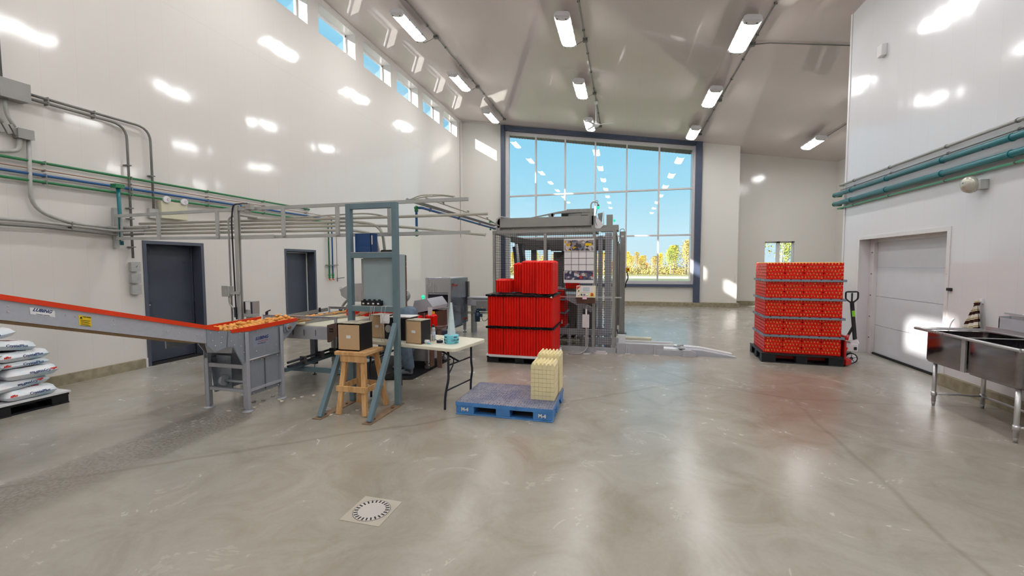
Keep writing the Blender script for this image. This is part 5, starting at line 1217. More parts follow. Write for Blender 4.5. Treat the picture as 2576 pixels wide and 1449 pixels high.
def wire(nm, a0, a1, z0, z1, fix, axis, step=.044, r=.0018):
    b = MB(); k = a0
    def P(a, z): return (a, fix, z) if axis == 'x' else (fix, a, z)
    while k < a1: b.bar(P(k, z0), P(k, z1), r*2, r*2, up=(1,0,0) if axis == 'y' else (0,1,0)); k += step
    k = z0
    while k < z1: b.bar(P(a0, k), P(a1, k), r*2, r*2); k += step
    o = obj(nm, b, M['blackr'], t); return o
wire('mesh_guard', X0+.06, -1.56, .1, ZT0, YF0-.005, 'x'); wire('mesh_guard', -1.50, -.605, .1, ZT0, YF0-.005, 'x'); wire('mesh_guard', -.545, X1-.06, .1, ZT0, YF0-.005, 'x')
wire('mesh_guard', YF0+.05, 9.67, .1, ZT0, X0+.03, 'y', .06); wire('mesh_guard', YF0+.05, 9.67, .1, ZT0, X1-.03, 'y', .06); wire('mesh_guard', 9.73, YF1-.04, .1, ZT0, X1-.03, 'y', .06)
b = MB(); b.box(X0+.05, -.05, YF0-.012, YF0+.0, 1.055, 1.075); obj('cross_rod', b, M['bolt'], t)
b = MB(); b.box(-1.285, -1.27, YF0-.02, YF0-.008, .1, 1.16); b.ball((-1.278, YF0-.025, 1.03), .014, 8, 5); obj('gate_edge', b, M['machd'], t)
# upper works
b = MB(); b.box(-2.68, -.62, 8.85, 8.90, 2.39, 2.49); b.box(-2.66, -.62, 8.80, 8.86, 2.49, 2.69); b.box(-2.66, -.62, 10.3, 10.36, 2.41, 2.69); b.box(-.66, -.6, 8.8, 10.36, 2.41, 2.69); b.box(-2.68, -2.6, 8.8, 10.36, 2.41, 2.69); obj('gantry_beam', b, M['mach'], t, bevel=.004)
b = MB(); b.prism([(-2.09, 2.69), (-1.42, 2.81), (-1.2, 2.84), (-.63, 2.86), (-.63, 2.78), (-1.05, 2.79), (-1.45, 2.77), (-1.49, 2.70), (-1.56, 2.70), (-1.6, 2.75), (-1.98, 2.69)], 'y', 9.0, 9.04); b.box(-1.52, -1.48, 9.0, 9.04, 2.66, 2.78); b.box(-1.2, -.63, 9.01, 9.03, 2.69, 2.86); obj('arched_arm', b, M['mach'], t)
b = MB(); b.box(-1.30, -1.16, 8.94, 9.0, 2.70, 2.77); obj('drive_box', b, M['black'], t, bevel=.005)
b = MB(); b.tube([(-1.16, 8.97, 2.76), (-.95, 8.97, 2.775), (-.88, 8.97, 2.77), (-.90, 8.97, 2.72), (-.75, 8.97, 2.72)], .006, 6); obj('sensor_cable', b, M['navyp'], t)
b = MB()
for x in (-2.55,-2.42,-2.32,-2.2,-1.0,-.88,-.78): b.ball((x, 8.846, 2.45), .009, 8, 4)
for x in (-1.0,-.9,-.8,-.7): b.ball((x, 8.995, 2.82), .008, 8, 4)
obj('gantry_bolts', b, M['bolt'], t)
b = MB(); b.tube(fillet([(-.675, 8.78, 2.52), (-.675, 8.78, 2.93), (-.62, 8.78, 2.97), (-.545, 8.78, 2.95), (-.535, 8.78, 2.88)], .06), .014, 10); obj('lamp_arm', b, M['strut'], t)
b = MB(); b.tube(fillet([(-.62, 8.8, 2.96), (-.54, 8.8, 3.0), (-.535, 8.8, 2.9), (-.60, 8.82, 2.6), (-.52, 8.84, 2.42)], .05), .004, 6); obj('lamp_cable', b, M['navyp'], t)
b = MB(); b.lathe([(.0, -.065), (.02, -.055), (.028, -.03), (.028, 0)], (-.53, 8.78, 2.87), 14); obj('signal_lamp', b, M['greenl'], t, label='lit green signal lamp')
b = MB(); b.lathe([(.026, 0), (.02, .03), (.006, .04)], (-.53, 8.78, 2.87), 14); obj('lamp_cap', b, M['machd'], t)
b = MB(); b.box(-.50, -.13, 8.9, 9.4, 2.39, 2.50); b.box(-.375, -.25, 9.0, 9.12, 2.42, 2.72); b.prism([(-.56, 2.76), (-.46, 2.78), (-.48, 2.52), (-.52, 2.50)], 'y', 9.1, 9.2); obj('head_housing', b, M['mach'], t)
b = MB(); b.prism([(-.62, 2.69), (-.58, 2.69), (-.42, 2.50), (-.5, 2.42), (-.62, 2.45)], 'y', 8.83, 8.85); b.box(-.445, -.435, 9.05, 9.3, 2.5, 2.80); obj('clear_guard', b, M['vinyl'], t)
b = MB(); b.lathe([(.0, -.03), (.02, -.02), (.024, 0), (.02, .02), (0, .03)], (-.215, 9.03, 2.60), 12); obj('signal_lamp', b, M['greenl'], t, label='small green lamp on the right of the machine head')
b = MB(); b.tube(fillet([(-2.72, 8.75, 2.52), (-2.66, 8.75, 2.62), (-2.60, 8.75, 2.72), (-2.4, 8.9, 2.70)], .05), .014, 8); b.box(-2.74, -2.68, 8.72, 8.8, 2.44, 2.50); obj('supply_hose', b, M['strut'], t)
b = MB(); b.cyl((-2.80, 8.75, 2.62), (-2.72, 8.75, 2.60), .014); b.ball((-2.81, 8.75, 2.62), .024, 10, 6); b.ball((-2.80, 8.75, 2.46), .024, 10, 6); obj('supply_elbow', b, M['pvc_g'], t)
# insides: columns, lift, arms
for (x, y, w_, z1) in ((-2.35, 9.5, .16, 2.3), (-2.15, 10.2, .12, 2.3), (-1.95, 10.7, .10, 2.3), (-1.5, 10.7, .08, 2.3), (-.32, 8.75, .13, 2.33), (-.50, 9.2, .09, 2.3), (-.85, 8.75, .05, .95), (-.70, 10.7, .08, 2.3)):
    post(x, y, .02, z1, w_, 'inner_column', 'mach2' if x > -1 else 'machd')
b = MB()
for k in range(14): b.box(-.40, -.385, 8.66, 8.68, .15+k*.16, .17+k*.16)
for k in range(8): b.ball((-.275, 8.68, .3+k*.27), .008, 6, 4)
obj('column_holes', b, M['machd'], t)
b = MB(); b.box(-2.45, -.4, 10.1, 10.16, 2.05, 2.28); b.box(-1.6, -.4, 9.4, 9.46, 2.0, 2.1); b.bar((-2.4, 9.0, 2.25), (-1.5, 10.6, 2.1), .05, .12); b.bar((-1.5, 9.3, 2.05), (-.6, 9.3, 1.98), .06, .05); obj('lift_carriage', b, M['machd'], t)
b = MB(); b.prism([(-1.55, 1.98), (-1.55, 1.2), (-1.38, 1.2), (-1.35, 1.6), (-1.22, 1.85), (-1.05, 1.95), (-.6, 1.98)], 'y', 9.5, 9.56); obj('curved_gripper_arm', b, M['machd'], t)
b = MB(); b.box(-1.5, -.45, 8.55, 9.4, 1.72, 1.75); obj('gripper_plate', b, M['machd'], t) if 0 else None
b = MB(); b.tube([(-2.3, 9.2, .6), (-2.32, 9.2, 1.6), (-2.38, 9.2, 2.1)], .05, 12); b.tube([(-2.18, 9.3, .6), (-2.18, 9.3, 1.7), (-2.25, 9.3, 2.15)], .045, 12); obj('corrugated_hose', b, M['navyp'], t); b = MB(); b.tube([(-2.24, 9.1, .6), (-2.26, 9.1, 1.7), (-2.31, 9.1, 2.15)], .03, 12); obj('pale_hose', b, M['galv2'], t)
b = MB(); b.box(-1.14, -.6, 8.6, 8.66, 1.02, 1.10); b.bar((-1.14, 8.62, 1.04), (-.62, 8.62, .78), .05, .10); b.box(-.92, -.86, 8.60, 8.64, .22, .95); obj('inner_frame', b, M['mach2'], t)
b = MB(); b.box(-2.5, -.35, 8.55, 8.60, .28, .40); b.box(-2.5, -.2, 9.2, 9.25, .20, .26); b.box(-1.1, -1.04, 8.55, 8.62, .02, .28); b.box(-.75, -.1, 8.48, 8.52, .12, .26); obj('roller_frame', b, M['mach2'], t)
b = MB()
for k in range(14): b.cyl((-2.4+k*.16, 8.62, .2), (-2.4+k*.16, 9.2, .2), .025, n=10)
obj('rollers', b, M['steel'], t)
b = MB(); b.box(-2.4, -.7, 9.8, 10.9, .05, 1.0); obj('lower_cabinet', b, M['machd'], t)
# control panel stand
t = thing('operator_console', 'pale operator panel with screen and coloured buttons on a pole before the mesh guard', 'control panel', (-.72, 8.14, 0))
b = MB(); b.prism([(-8.20+0, 0)]*3, 'x', 0, 0) if 0 else None
b = MB(); b.add([(-.885, 8.02, 1.08), (-.525, 8.02, 1.08), (-.525, 8.12, 1.295), (-.885, 8.12, 1.295), (-.885, 8.22, 1.0), (-.525, 8.22, 1.0), (-.525, 8.22, 1.295), (-.885, 8.22, 1.295)], [(0,1,2,3),(5,4,7,6),(4,0,3,7),(1,5,6,2),(3,2,6,7),(4,5,1,0)]); obj('sloped_face', b, M['beige'], t, bevel=.004)
b = MB(); b.add([(-.885, 8.02, 1.08), (-.525, 8.02, 1.08), (-.535, 8.08, .965), (-.875, 8.08, .965), (-.885, 8.22, 1.08), (-.525, 8.22, 1.08), (-.535, 8.22, .965), (-.875, 8.22, .965)], [(3,2,1,0),(4,5,6,7),(0,4,7,3),(1,2,6,5),(2,3,7,6),(0,1,5,4)]); obj('lower_housing', b, M['brownp'], t)
def face(u, v, d=0): # position on the sloped face
    return Vector((-.885+u, 8.02+v*.422, 1.08+v*.907)) + Vector((0, -.907, .422))*d
def fbox(u0, u1, v0, v1, d): b = MB(); a = [face(u0,v0,0), face(u1,v0,0), face(u1,v1,0), face(u0,v1,0)]; c_ = [face(u0,v0,d), face(u1,v0,d), face(u1,v1,d), face(u0,v1,d)]; return b.add(a+c_, [(3,2,1,0),(4,5,6,7),(0,1,5,4),(1,2,6,5),(2,3,7,6),(3,0,4,7)])
obj('screen_bezel', fbox(.09, .30, .10, .225, .006), M['alu'], t); obj('screen', fbox(.13, .25, .125, .205, .008), M['screen'], t)
b = MB(); a = [face(0.01,.225,.002), face(.01,.15,.002), face(.085,.225,.002)]; b.add(a, [(0,1,2)]); b.add([face(.01,.225,.001), face(.01,.15,.001), face(.085,.225,.001)], [(2,1,0)]); obj('corner_decal', b, M['redi'], t)
for k, (u, mm, r_) in enumerate(((.05, 'white', .016), (.105, 'black', .014), (.155, 'pvc_b', .015), (.21, 'white', .014))):
    b = MB(); c_ = face(u, .055); b.cyl(c_, face(u, .055, .016), r_, n=16); obj('button', b, M[mm], t)
obj('stop_plate', fbox(.265, .335, .02, .095, .003), M['label_y'], t)
b = MB(); b.cyl(face(.30, .058, .003), face(.30, .058, .03), .024, n=20); obj('emergency_stop', b, M['redp'], t, label='red emergency stop knob')
b = MB(); b.cyl(face(.05, .13), face(.05, .13, .012), .012, n=8); obj('key_switch', b, M['black'], t)
obj('pink_note', fbox(.125, .205, -.035, .03, .004), mat('pink_note', (222,190,206), .7), t)
b = MB(); b.cyl((-.70, 8.14, .0), (-.70, 8.14, .97), .019, n=14); b.lathe([(.11, 0), (.10, .012), (.03, .02)], (-.70, 8.14, 0), 20); obj('pole', b, M['bolt'], t)
b = MB(); b.box(-.77, -.64, 8.08, 8.13, .50, .75); obj('terminal_box', b, M['white'], t, bevel=.005)
b = MB(); b.tube(fillet([(-.66, 8.10, .5), (-.66, 8.08, .12), (-.78, 8.02, .01), (-.95, 7.98, .01), (-1.02, 8.0, .012)], .1), .008, 8); obj('cable', b, M['mach2'], t)
# wall calendar on the mesh
t = thing('wall_calendar', 'large year calendar with machine pictures hung on the mesh guard', 'calendar', (-.9, 8.33, 1.38))
cx0, cx1, cz0, cz1 = -1.155, -.575, 1.34, 2.20
b = MB(); b.box(cx0, cx1, 8.312, 8.318, cz0, cz1); obj('sheet', b, M['paper'], t)
def pic(nm, z0, z1, sd, base):
    m, n, l, p = nt(nm); tc = n.new('ShaderNodeTexCoord'); vo = n.new('ShaderNodeTexVoronoi'); vo.inputs['Scale'].default_value = 22; vo.inputs['Randomness'].default_value = 1; l.new(tc.outputs['Object'], vo.inputs['Vector'])
    sp_ = n.new('ShaderNodeSeparateColor'); l.new(vo.outputs['Color'], sp_.inputs[0])
    l.new(ramp(n, l, sp_.outputs[0], base, 'CONSTANT'), p.inputs['Base Color']); b = MB(); b.box(cx0+.01, cx1-.01, 8.3105, 8.312, z0, z1); return obj('picture_strip', b, m, t)
pic('calendar_top_picture', 1.965, 2.17, 1, [(0, srgb(70,70,76)), (.3, srgb(150,140,140)), (.55, srgb(206,200,202)), (.75, srgb(112,120,140)), (.92, srgb(210,170,40))])
pic('calendar_bottom_picture', 1.40, 1.575, 2, [(0, srgb(60,66,96)), (.3, srgb(206,206,210)), (.5, srgb(88,92,120)), (.75, srgb(150,130,128)), (.93, srgb(200,60,50))])
b = MB(); b.box(-.74, -.62, 8.309, 8.3105, 2.06, 2.11); obj('yellow_machine_print', b, M['label_y'], t)
for z, txt in ((2.02, 'HOLTEK'),): pass
b = MB()
for k in range(4): x = cx0+.004+k*(cx1-cx0-.008)/4; b.box(x-.004, x+.004, 8.309, 8.3118, 1.575, 1.96)
for k in range(4): z = 1.575+k*.1235; b.box(cx0, cx1, 8.309, 8.3118, z-.004, z+.004)
obj('grid_lines', b, M['slate'], t)
# floor guides, ramps and the lone post
t = thing('floor_conveyor', 'low white steel pallet guides and pointed forks running along the floor to the right', 'conveyor', (.8, 8.6, 0))
b = MB(); b.box(-.13, .72, 8.32, 8.36, .10, .19); b.box(-.13, 1.05, 8.31, 8.35, .0, .10); b.prism([(1.05, 0), (1.28, 0), (1.28, .07), (1.20, .115), (1.05, .115)], 'y', 8.28, 8.42); obj('front_rail', b, M['mach2'], t)
b = MB(); b.box(-.10, 1.0, 8.36, 8.55, .10, .12); b.box(-.10, .95, 8.70, 8.74, .08, .13); b.box(-.1, .95, 9.0, 9.05, .08, .13); obj('slide_rail', b, M['vinyl'], t)
b = MB(); b.box(-.15, .55, 9.15, 9.35, .12, .165); obj('back_rail', b, M['beige'], t)
for y in (8.42, 8.72):
    b = MB(); b.prism([(.95, .0), (1.98, 0), (1.98, .008), (1.85, .03), (1.40, .105), (.95, .125)], 'y', y-.03, y+.13); obj('pointed_fork', b, M['vinyl'] if y > 8.5 else M['mach2'], t)
b = MB()
for x in (.05, .56): b.bar((x, 8.27, .0), (x, 8.30, .17), .035, .012, up=(1,0,0)); b.box(x-.03, x+.07, 8.20, 8.30, 0, .012)
b.box(-.55, -.30, 8.10, 8.22, 0, .02); b.box(-.52, -.33, 8.12, 8.20, .02, .05)
obj('floor_bracket', b, M['alu'], t)
b = MB()
for x, y in ((.92, 8.56), (.98, 8.38), (1.0, 8.74)): b.bar((x, y, .125), (x+.12, y, .125), .03, .014)
obj('latch_pin', b, M['machd'], t)
b = MB(); b.box(-.12, .03, 8.5, 8.6, .16, .32); obj('end_box', b, M['white'], t)
t = thing('sensor_post', 'lone grey steel post with a looped cable right of the machine cage', 'post', (-.06, 10.78, 0))
b = MB(); b.box(-.12, .01, 10.72, 10.84, .01, 2.50); obj('post', b, M['mach'], t, bevel=.004)
b = MB(); b.box(-.15, .06, 10.66, 10.9, 0, .014); b.box(-.17, -.14, 10.7, 10.74, 0, .1); obj('base_plate', b, M['machd'], t)
b = MB(); b.box(-.09, -.03, 10.712, 10.72, 2.36, 2.40); obj('sensor_window', b, M['white'], t)
b = MB(); b.tube(fillet([(-.02, 10.74, 2.49), (-.02, 10.74, 2.56), (-.12, 10.74, 2.56), (-.13, 10.74, 2.3), (-.18, 10.74, 2.15), (-.28, 10.74, 2.16)], .05), .007, 6); obj('cable_loop', b, M['machd'], t)
b = MB()
for k in range(9): b.ball((-.01, 10.718, .25+k*.25), .008, 6, 4)
obj('bolts', b, M['machd'], t)
t = thing('pull_switch', 'small yellow switch with cable hanging beside the lone grey post', 'switch', (.07, 10.85, 1.45))
b = MB(); b.box(.02, .12, 10.82, 10.88, 1.52, 1.62); obj('body', b, M['label_y'], t, bevel=.006); b = MB(); b.box(.06, .1, 10.80, 10.82, 1.55, 1.59); obj('button', b, M['redp'], t)
b = MB(); b.tube(fillet([(.05, 10.85, 1.52), (.09, 10.85, 1.36), (.03, 10.85, 1.25), (.01, 10.85, 1.12)], .08), .014, 8); obj('cable', b, M['black'], t)
t = thing('dark_fence', 'dark narrow guard panels seen edge-on behind the machine cage', 'fence', (-.14, 11.5, 0))
for y, z1 in ((11.3, 2.28), (12.3, 2.1)): b = MB(); b.box(-.20, -.16, y, y+.9, .3, z1); obj('panel', b, M['machd'], t); b = MB(); b.box(-.20, -.14, y+.9, y+.96, 0, z1); obj('post', b, M['machd'], t)
# filled trays inside the cage
for k in range(3):
    for i in range(2):
        z0 = (.41, .72, 1.0)[k]; h = (.26, .24, .16)[k]
        if k == 2 and i == 1: continue
        key = ('n', h)
        if key not in cache: cache[key] = nested(.28, h, 2).mesh('nested_tray_stack', M['red'])
        o = bpy.data.objects.new('nested_egg_trays', cache[key]); COL.objects.link(o); o.location = (-1.34, 8.85+i*.3, z0); tag(o, 'nested red trays inside the cage beside the big red load, %s' % (['lower', 'middle', 'upper'][k]+(' front' if i == 0 else ' rear')), 'egg tray stack', 'red tray stacks inside the cage')
    b = MB(); b.box(-1.5, -1.17, 8.68, 9.32, z0-.035, z0-.005); single('divider_sheet', b, M['gsheet'], 'grey divider under the %s red trays inside the cage' % ['lower', 'middle', 'upper'][k], 'divider', 'dividers inside the cage')
for k in range(4): tray((-1.05, 8.95, 1.20+k*.05), 0, 'red tray on the carriage inside the cage below the calendar', 'red trays on the carriage inside the cage')
b = MB(); b.box(-1.5, -.8, 8.75, 9.4, 1.14, 1.19); single('tray_carriage', b, M['machd'], 'grey carriage plate inside the cage under the red trays', 'carriage')
# ================================================================ stainless cabinet machine and its outfeed
t = thing('washer_cabinet', 'tall stainless steel cabinet machine with a dark smoked window', 'machine', (-4.1, 9.5, 0))
b = MB(); b.box(-4.46, -3.84, 9.0, 10.1, .26, 1.38); obj('body', b, M['steeld'], t, bevel=.008)
b = MB(); b.box(-4.40, -3.90, 8.985, 9.0, 1.06, 1.37); obj('upper_panel', b, M['steel'], t, bevel=.003)
b = MB(); b.box(-4.46, -4.40, 8.98, 9.0, .3, 1.40); b.box(-3.90, -3.84, 8.98, 9.0, .3, 1.40); b.box(-4.40, -3.90, 8.98, 9.0, 1.02, 1.045); b.box(-4.40, -3.90, 8.98, 9.0, .70, .74); obj('front_frame', b, M['steel'], t)
b = MB(); b.box(-4.385, -3.915, 8.985, 8.99, .745, 1.015); obj('window', b, M['smoked'], t)
b = MB(); b.box(-4.40, -3.90, 8.985, 9.0, .30, .69); obj('lower_panel', b, M['steel'], t)
b = MB(); b.box(-4.44, -3.86, 9.02, 10.08, 1.38, 1.395); obj('top_lid', b, M['mach2'], t)
b = MB(); b.ball((-4.34, 8.98, 1.2), .014, 8, 5); b.ball((-3.95, 8.98, 1.2), .014, 8, 5); b.box(-4.2, -4.05, 9.3, 9.5, 1.395, 1.415); obj('knobs', b, M['bolt'], t)
b = MB(); b.box(-3.838, -3.836, 9.08, 9.10, 1.12, 1.27); b.prism([(9.08, 1.27), (9.16, 1.27), (9.10, 1.2)], 'x', -3.838, -3.836); obj('red_mark', b, M['redi'], t)
F = frame((-3.836, 9.28, 1.22), (0,1,0), (0,0,1)); text('lettering', 'Prinzen', .085, M['redi'], F, t, shear=.2, bold=.002)
F = frame((-3.836, 9.88, .36), (0,1,0), (0,0,1)); text('lettering', 'PRINZEN', .065, M['redi'], F, t, bold=.002)
for x, y in ((-4.4, 9.08), (-3.9, 9.08), (-4.4, 10.02), (-3.9, 10.02)):
    b = MB(); b.box(x-.03, x+.03, y-.03, y+.03, .06, .27); b.cyl((x, y, .02), (x, y, .07), .014); b.disc((x, y, 0), .045, 14, t=.02); obj('leg', b, M['mach2'], t)
b = MB(); b.box(-4.3, -3.9, 9.2, 9.9, .19, .24); obj('under_tray', b, M['steeld'], t)
b = MB(); b.box(-3.835, -3.80, 10.02, 10.12, .85, 1.28); obj('side_hinge', b, M['machd'], t)
t = thing('outfeed_conveyor', 'grey steel outfeed conveyor between the stainless cabinet and the caged machine', 'conveyor', (-3.2, 10.0, .4))
b = MB(); b.box(-3.80, -2.66, 9.95, 9.98, .68, .84); b.box(-3.80, -2.66, 10.3, 10.33, .68, .84); b.box(-3.80, -2.66, 9.94, 10.33, .86, .89); obj('side_plate', b, M['mach2'], t)
b = MB(); b.box(-3.56, -3.24, 9.92, 9.945, .55, .80); b.cyl((-3.80, 9.93, .52), (-2.66, 9.93, .52), .012, n=8); b.cyl((-3.80, 9.93, .49), (-2.66, 9.93, .49), .008, n=8); obj('gear_plate', b, M['mach'], t)
b = MB(); b.cyl((-3.50, 9.86, .30), (-3.50, 9.86, .53), .062, n=20); b.cyl((-3.50, 9.86, .53), (-3.50, 9.86, .58), .045, n=16); b.box(-3.46, -3.38, 9.82, 9.90, .42, .50); b.box(-3.52, -3.3, 9.84, 9.90, .56, .62); obj('drive_motor', b, M['bluem'], t)
b = MB(); b.tube(fillet([(-3.40, 9.86, .43), (-3.36, 9.86, .31), (-3.28, 9.86, .33), (-3.2, 9.86, .42)], .05), .008, 6); obj('motor_cable', b, M['machd'], t)
b = MB(); b.prism([(-3.43, .61), (-3.38, .61), (-3.405, .66)], 'y', 9.915, 9.92); obj('warning_triangle', b, M['label_y'], t)
for x in (-3.7, -2.8): b = MB(); b.box(x-.025, x+.025, 10.0, 10.3, 0, .68); obj('support_leg', b, M['mach'], t)
# ================================================================ tray feed machine by the operator
t = thing('tray_machine', 'stainless steel tray machine with sloping hood beside the operator', 'machine', (-3.3, 6.6, 0))
b = MB(); b.box(-3.62, -3.05, 6.20, 6.95, .14, .66); obj('base_cabinet', b, M['steel'], t, bevel=.004)
b = MB(); b.add([(-3.34, 6.2, .905), (-2.96, 6.2, .985), (-2.96, 6.2, 1.03), (-3.06, 6.2, 1.16), (-3.28, 6.2, 1.12),
                 (-3.34, 6.8, .905), (-2.96, 6.8, .985), (-2.96, 6.8, 1.03), (-3.06, 6.8, 1.16), (-3.28, 6.8, 1.12)], [(0,1,2,3,4),(9,8,7,6,5),(0,5,6,1),(1,6,7,2),(2,7,8,3),(3,8,9,4),(4,9,5,0)]); obj('hood', b, M['mach2'], t)
b = MB(); b.box(-3.33, -2.975, 6.22, 6.8, .66, .93); obj('hood_skirt', b, M['brownp'], t)
b = MB(); b.box(-3.12, -3.11, 6.215, 6.222, .7, .93); b.box(-3.6, -3.34, 6.3, 6.8, .66, .88); obj('housing_side', b, M['mach2'], t)
b = MB(); b.box(-3.04, -2.965, 6.19, 6.2, .86, 1.02); obj('instruction_plate', b, M['white'], t)
F = frame((-3.20, 6.218, .83), (1,0,0), (0,0,1)); text('lettering', 'PRINZEN', .045, M['redi'], F, t, bold=.003); F = frame((-3.20, 6.218, .785), (1,0,0), (0,0,1)); text('lettering', 'OVOSET', .04, M['redi'], F, t, bold=.003)
b = MB(); b.lathe([(.032, 0), (.03, .02), (.018, .04), (.0, .045)], (-3.40, 6.75, 1.13), 16); b.cyl((-3.40, 6.75, .88), (-3.40, 6.75, 1.13), .02); obj('signal_lamp', b, M['greenl'], t, label='lit green dome lamp')
for x, y in ((-3.58, 6.25), (-3.09, 6.25), (-3.58, 6.9), (-3.09, 6.9)):
    b = MB(); b.cyl((x, y-.014, .045), (x, y+.014, .045), .045, n=18); b.box(x-.03, x+.03, y-.025, y+.025, .10, .14); b.bar((x, y-.02, .045), (x+.015, y-.02, .11), .03, .004, up=(0,1,0)); obj('caster', b, M['bolt'], t)
b = MB(); b.box(-3.04, -2.86, 6.25, 6.55, .45, .60); b.cyl((-2.98, 6.28, .38), (-2.98, 6.28, .60), .05, n=16); obj('side_motor', b, M['bluem'], t)
b = MB(); b.box(-3.0, -2.72, 6.0, 6.16, .72, .74); b.box(-2.93, -2.91, 6.0, 6.14, .1, .72); b.box(-2.80, -2.73, 6.0, 6.03, .1, .70); obj('tray_support', b, M['brownp'], t)
key = ('s', 1)
for (x, z, hh, lab) in ((-2.93, .74, .16, 'small red nested trays on the machine support, right of the speaker box'), (-3.17, .66, .21, 'small red nested trays behind the chipboard box on the table')):
    m_ = nested(.15, hh, 3, 5).mesh('nested_tray_stack', M['red']); o = bpy.data.objects.new('nested_egg_trays', m_); COL.objects.link(o); o.location = (x, 6.08, z); tag(o, lab, 'egg tray stack', 'small red tray stacks by the operator')
b = MB(); b.box(-2.955, -2.895, 6.02, 6.024, .915, .945); single('paper_tag', b, M['paper'], 'white tag on the small red trays', 'tag')
b = MB(); b.box(-2.96, -2.915, 6.18, 6.185, .90, .96); single('warning_label', b, M['label_y'], 'yellow warning label beside the red trays by the tray machine', 'label')
# filled trays standing on the far end of the packing table
for k in range(3):
    for j in range(2):
        tray((-4.27+k*.285, 6.14, .874+.0575*j), 0, 'filled red tray on the packing table behind the stand, %s layer, %s' % (['lower', 'upper'][j], ['leftmost', 'middle', 'rightmost'][k]), 'filled trays on the packing table', j == 1)
        for e in range(6 if j == 0 else 5): egg((-4.27+k*.285-.1385+.277*((e+.5) if j == 0 else (e+1))/6, 6.03, .908+.0575*j), (re2.uniform(-.3,.3), re2.uniform(-.3,.3), 0), 'brown egg in the near edge of the trays behind the stand', 'eggs in the trays behind the stand', cap=False)
        if j:
            for e in range(6): egg((-4.27+k*.285-.1385+.277*(e+.5)/6, 6.07, .972), (re2.uniform(-.3,.3), 0, 0), 'brown egg on top of the trays behind the stand', 'eggs in the trays behind the stand', cap=False)
b = MB(); b.box(-3.62, -3.53, 5.872, 5.878, .845, .90); single('warning_label', b, M['label_y'], 'yellow label below the red trays behind the hanging papers', 'label')
# floor mat
b = MB(); b.prism([(-3.62, 5.42), (-3.02, 5.62), (-3.0, 7.0), (-4.3, 7.0), (-4.3, 5.6)], 'z', .002, .014); single('floor_mat', b, M['mat'], 'black rubber mat under the operator and the tray machine', 'mat')
# ================================================================ the operator (mostly hidden by the stand and cabinet)
t = thing('person', 'person in grey shirt, denim jeans and grey shoes bending over the packing table', 'person', (-3.3, 5.85, .014))
def skin_body(name, joints, edges, m, root=0, sub=2):
    me = bpy.data.meshes.new(name); off = OFF[t]
    me.from_pydata([(p[0]-off[0], p[1]-off[1], p[2]-off[2]) for p, r in joints], edges, []); o = bpy.data.objects.new(name, me); COL.objects.link(o); o.parent = t; OFF[o] = off
    sk = o.modifiers.new('skin', 'SKIN'); sk.use_smooth_shade = True
    for i, (p, r) in enumerate(joints):
        v = me.skin_vertices[0].data[i]; v.radius = (r, r) if not isinstance(r, tuple) else r; v.use_root = (i == root)
    s_ = o.modifiers.new('sub', 'SUBSURF'); s_.levels = 1; s_.render_levels = sub
    me.materials.append(m); return o
# facing -x; hips right, head left, bending forward
hip = (-3.22, 5.88, .95)
J_ = [(hip, (.06, .08)), ((-3.33, 5.88, 1.10), (.06, .08)), ((-3.45, 5.87, 1.25), (.09, .11)), ((-3.56, 5.86, 1.35), (.08, .10)), ((-3.63, 5.86, 1.39), .050), ((-3.69, 5.86, 1.42), .052),
      ((-3.24, 5.98, .88), .06), ((-3.25, 6.02, .50), .065), ((-3.40, 6.10, .12), .045), ((-3.22, 5.78, .88), .06), ((-3.24, 5.76, .50), .068), ((-3.19, 5.80, .12), .048),
      ((-3.54, 5.70, 1.31), .055), ((-3.62, 5.64, 1.12), .042), ((-3.80, 5.70, .99), .036), ((-3.87, 5.72, .975), .028),
      ((-3.54, 6.03, 1.31), .055), ((-3.64, 6.08, 1.12), .042), ((-3.84, 6.02, 1.0), .036), ((-3.91, 6.0, .985), .028)]
E_ = [(0,1),(1,2),(2,3),(3,4),(4,5),(0,6),(6,7),(7,8),(0,9),(9,10),(10,11),(3,12),(12,13),(13,14),(14,15),(3,16),(16,17),(17,18),(18,19)]
body = skin_body('body', J_, E_, M['skin'])
# head with a face, turned down and to the left
hd = MB(); hc = Vector((-3.76, 5.86, 1.46)); n_ = 20; m_ = 14
for i in range(m_+1):
    a = PI*i/m_
    for k in range(n_):
        q = 2*PI*k/n_; x = math.sin(a)*math.cos(q); y_ = math.sin(a)*math.sin(q); z = -math.cos(a)
        X_ = .095*x; Y_ = .074*y_*(1-.12*(z < 0)*abs(z)); Z_ = .112*z
        if x > .6 and abs(y_) < .35: X_ += .008*(1-abs(y_)/.35)
        if x > .75 and abs(y_) < .2 and -.35 < z < .12: X_ += .02*(1-abs(y_)/.2)*(.5-z)
        if x > .55 and abs(abs(y_)-.35) < .16 and .0 < z < .3: X_ -= .009
        if x > .6 and -.75 < z < -.5: X_ += .006
        hd.v.append((X_, Y_, Z_))
for i in range(m_):
    for k in range(n_): k2 = (k+1) % n_; hd.f.append([i*n_+k, i*n_+k2, (i+1)*n_+k2, (i+1)*n_+k]); hd.sm.append(True); hd.mi.append(0)
for s_ in (-1, 1): hd.tube([(0, s_*.072, -.03), (-.004, s_*.084, -.005), (-.012, s_*.086, .02), (-.015, s_*.076, .03)], [.008, .013, .014, .006], 8)
HM = Matrix.Translation(hc) @ Matrix.Rotation(PI, 4, 'Z') @ Matrix.Rotation(.75, 4, 'Y')
hd.xf(HM); head = obj('head', hd, M['skin'], t)
b = MB()
for s_ in (-1, 1): b.ball((.078, s_*.028, .018), .012, 10, 6)
b.xf(HM); obj('eyes', b, M['white'], head); b = MB()
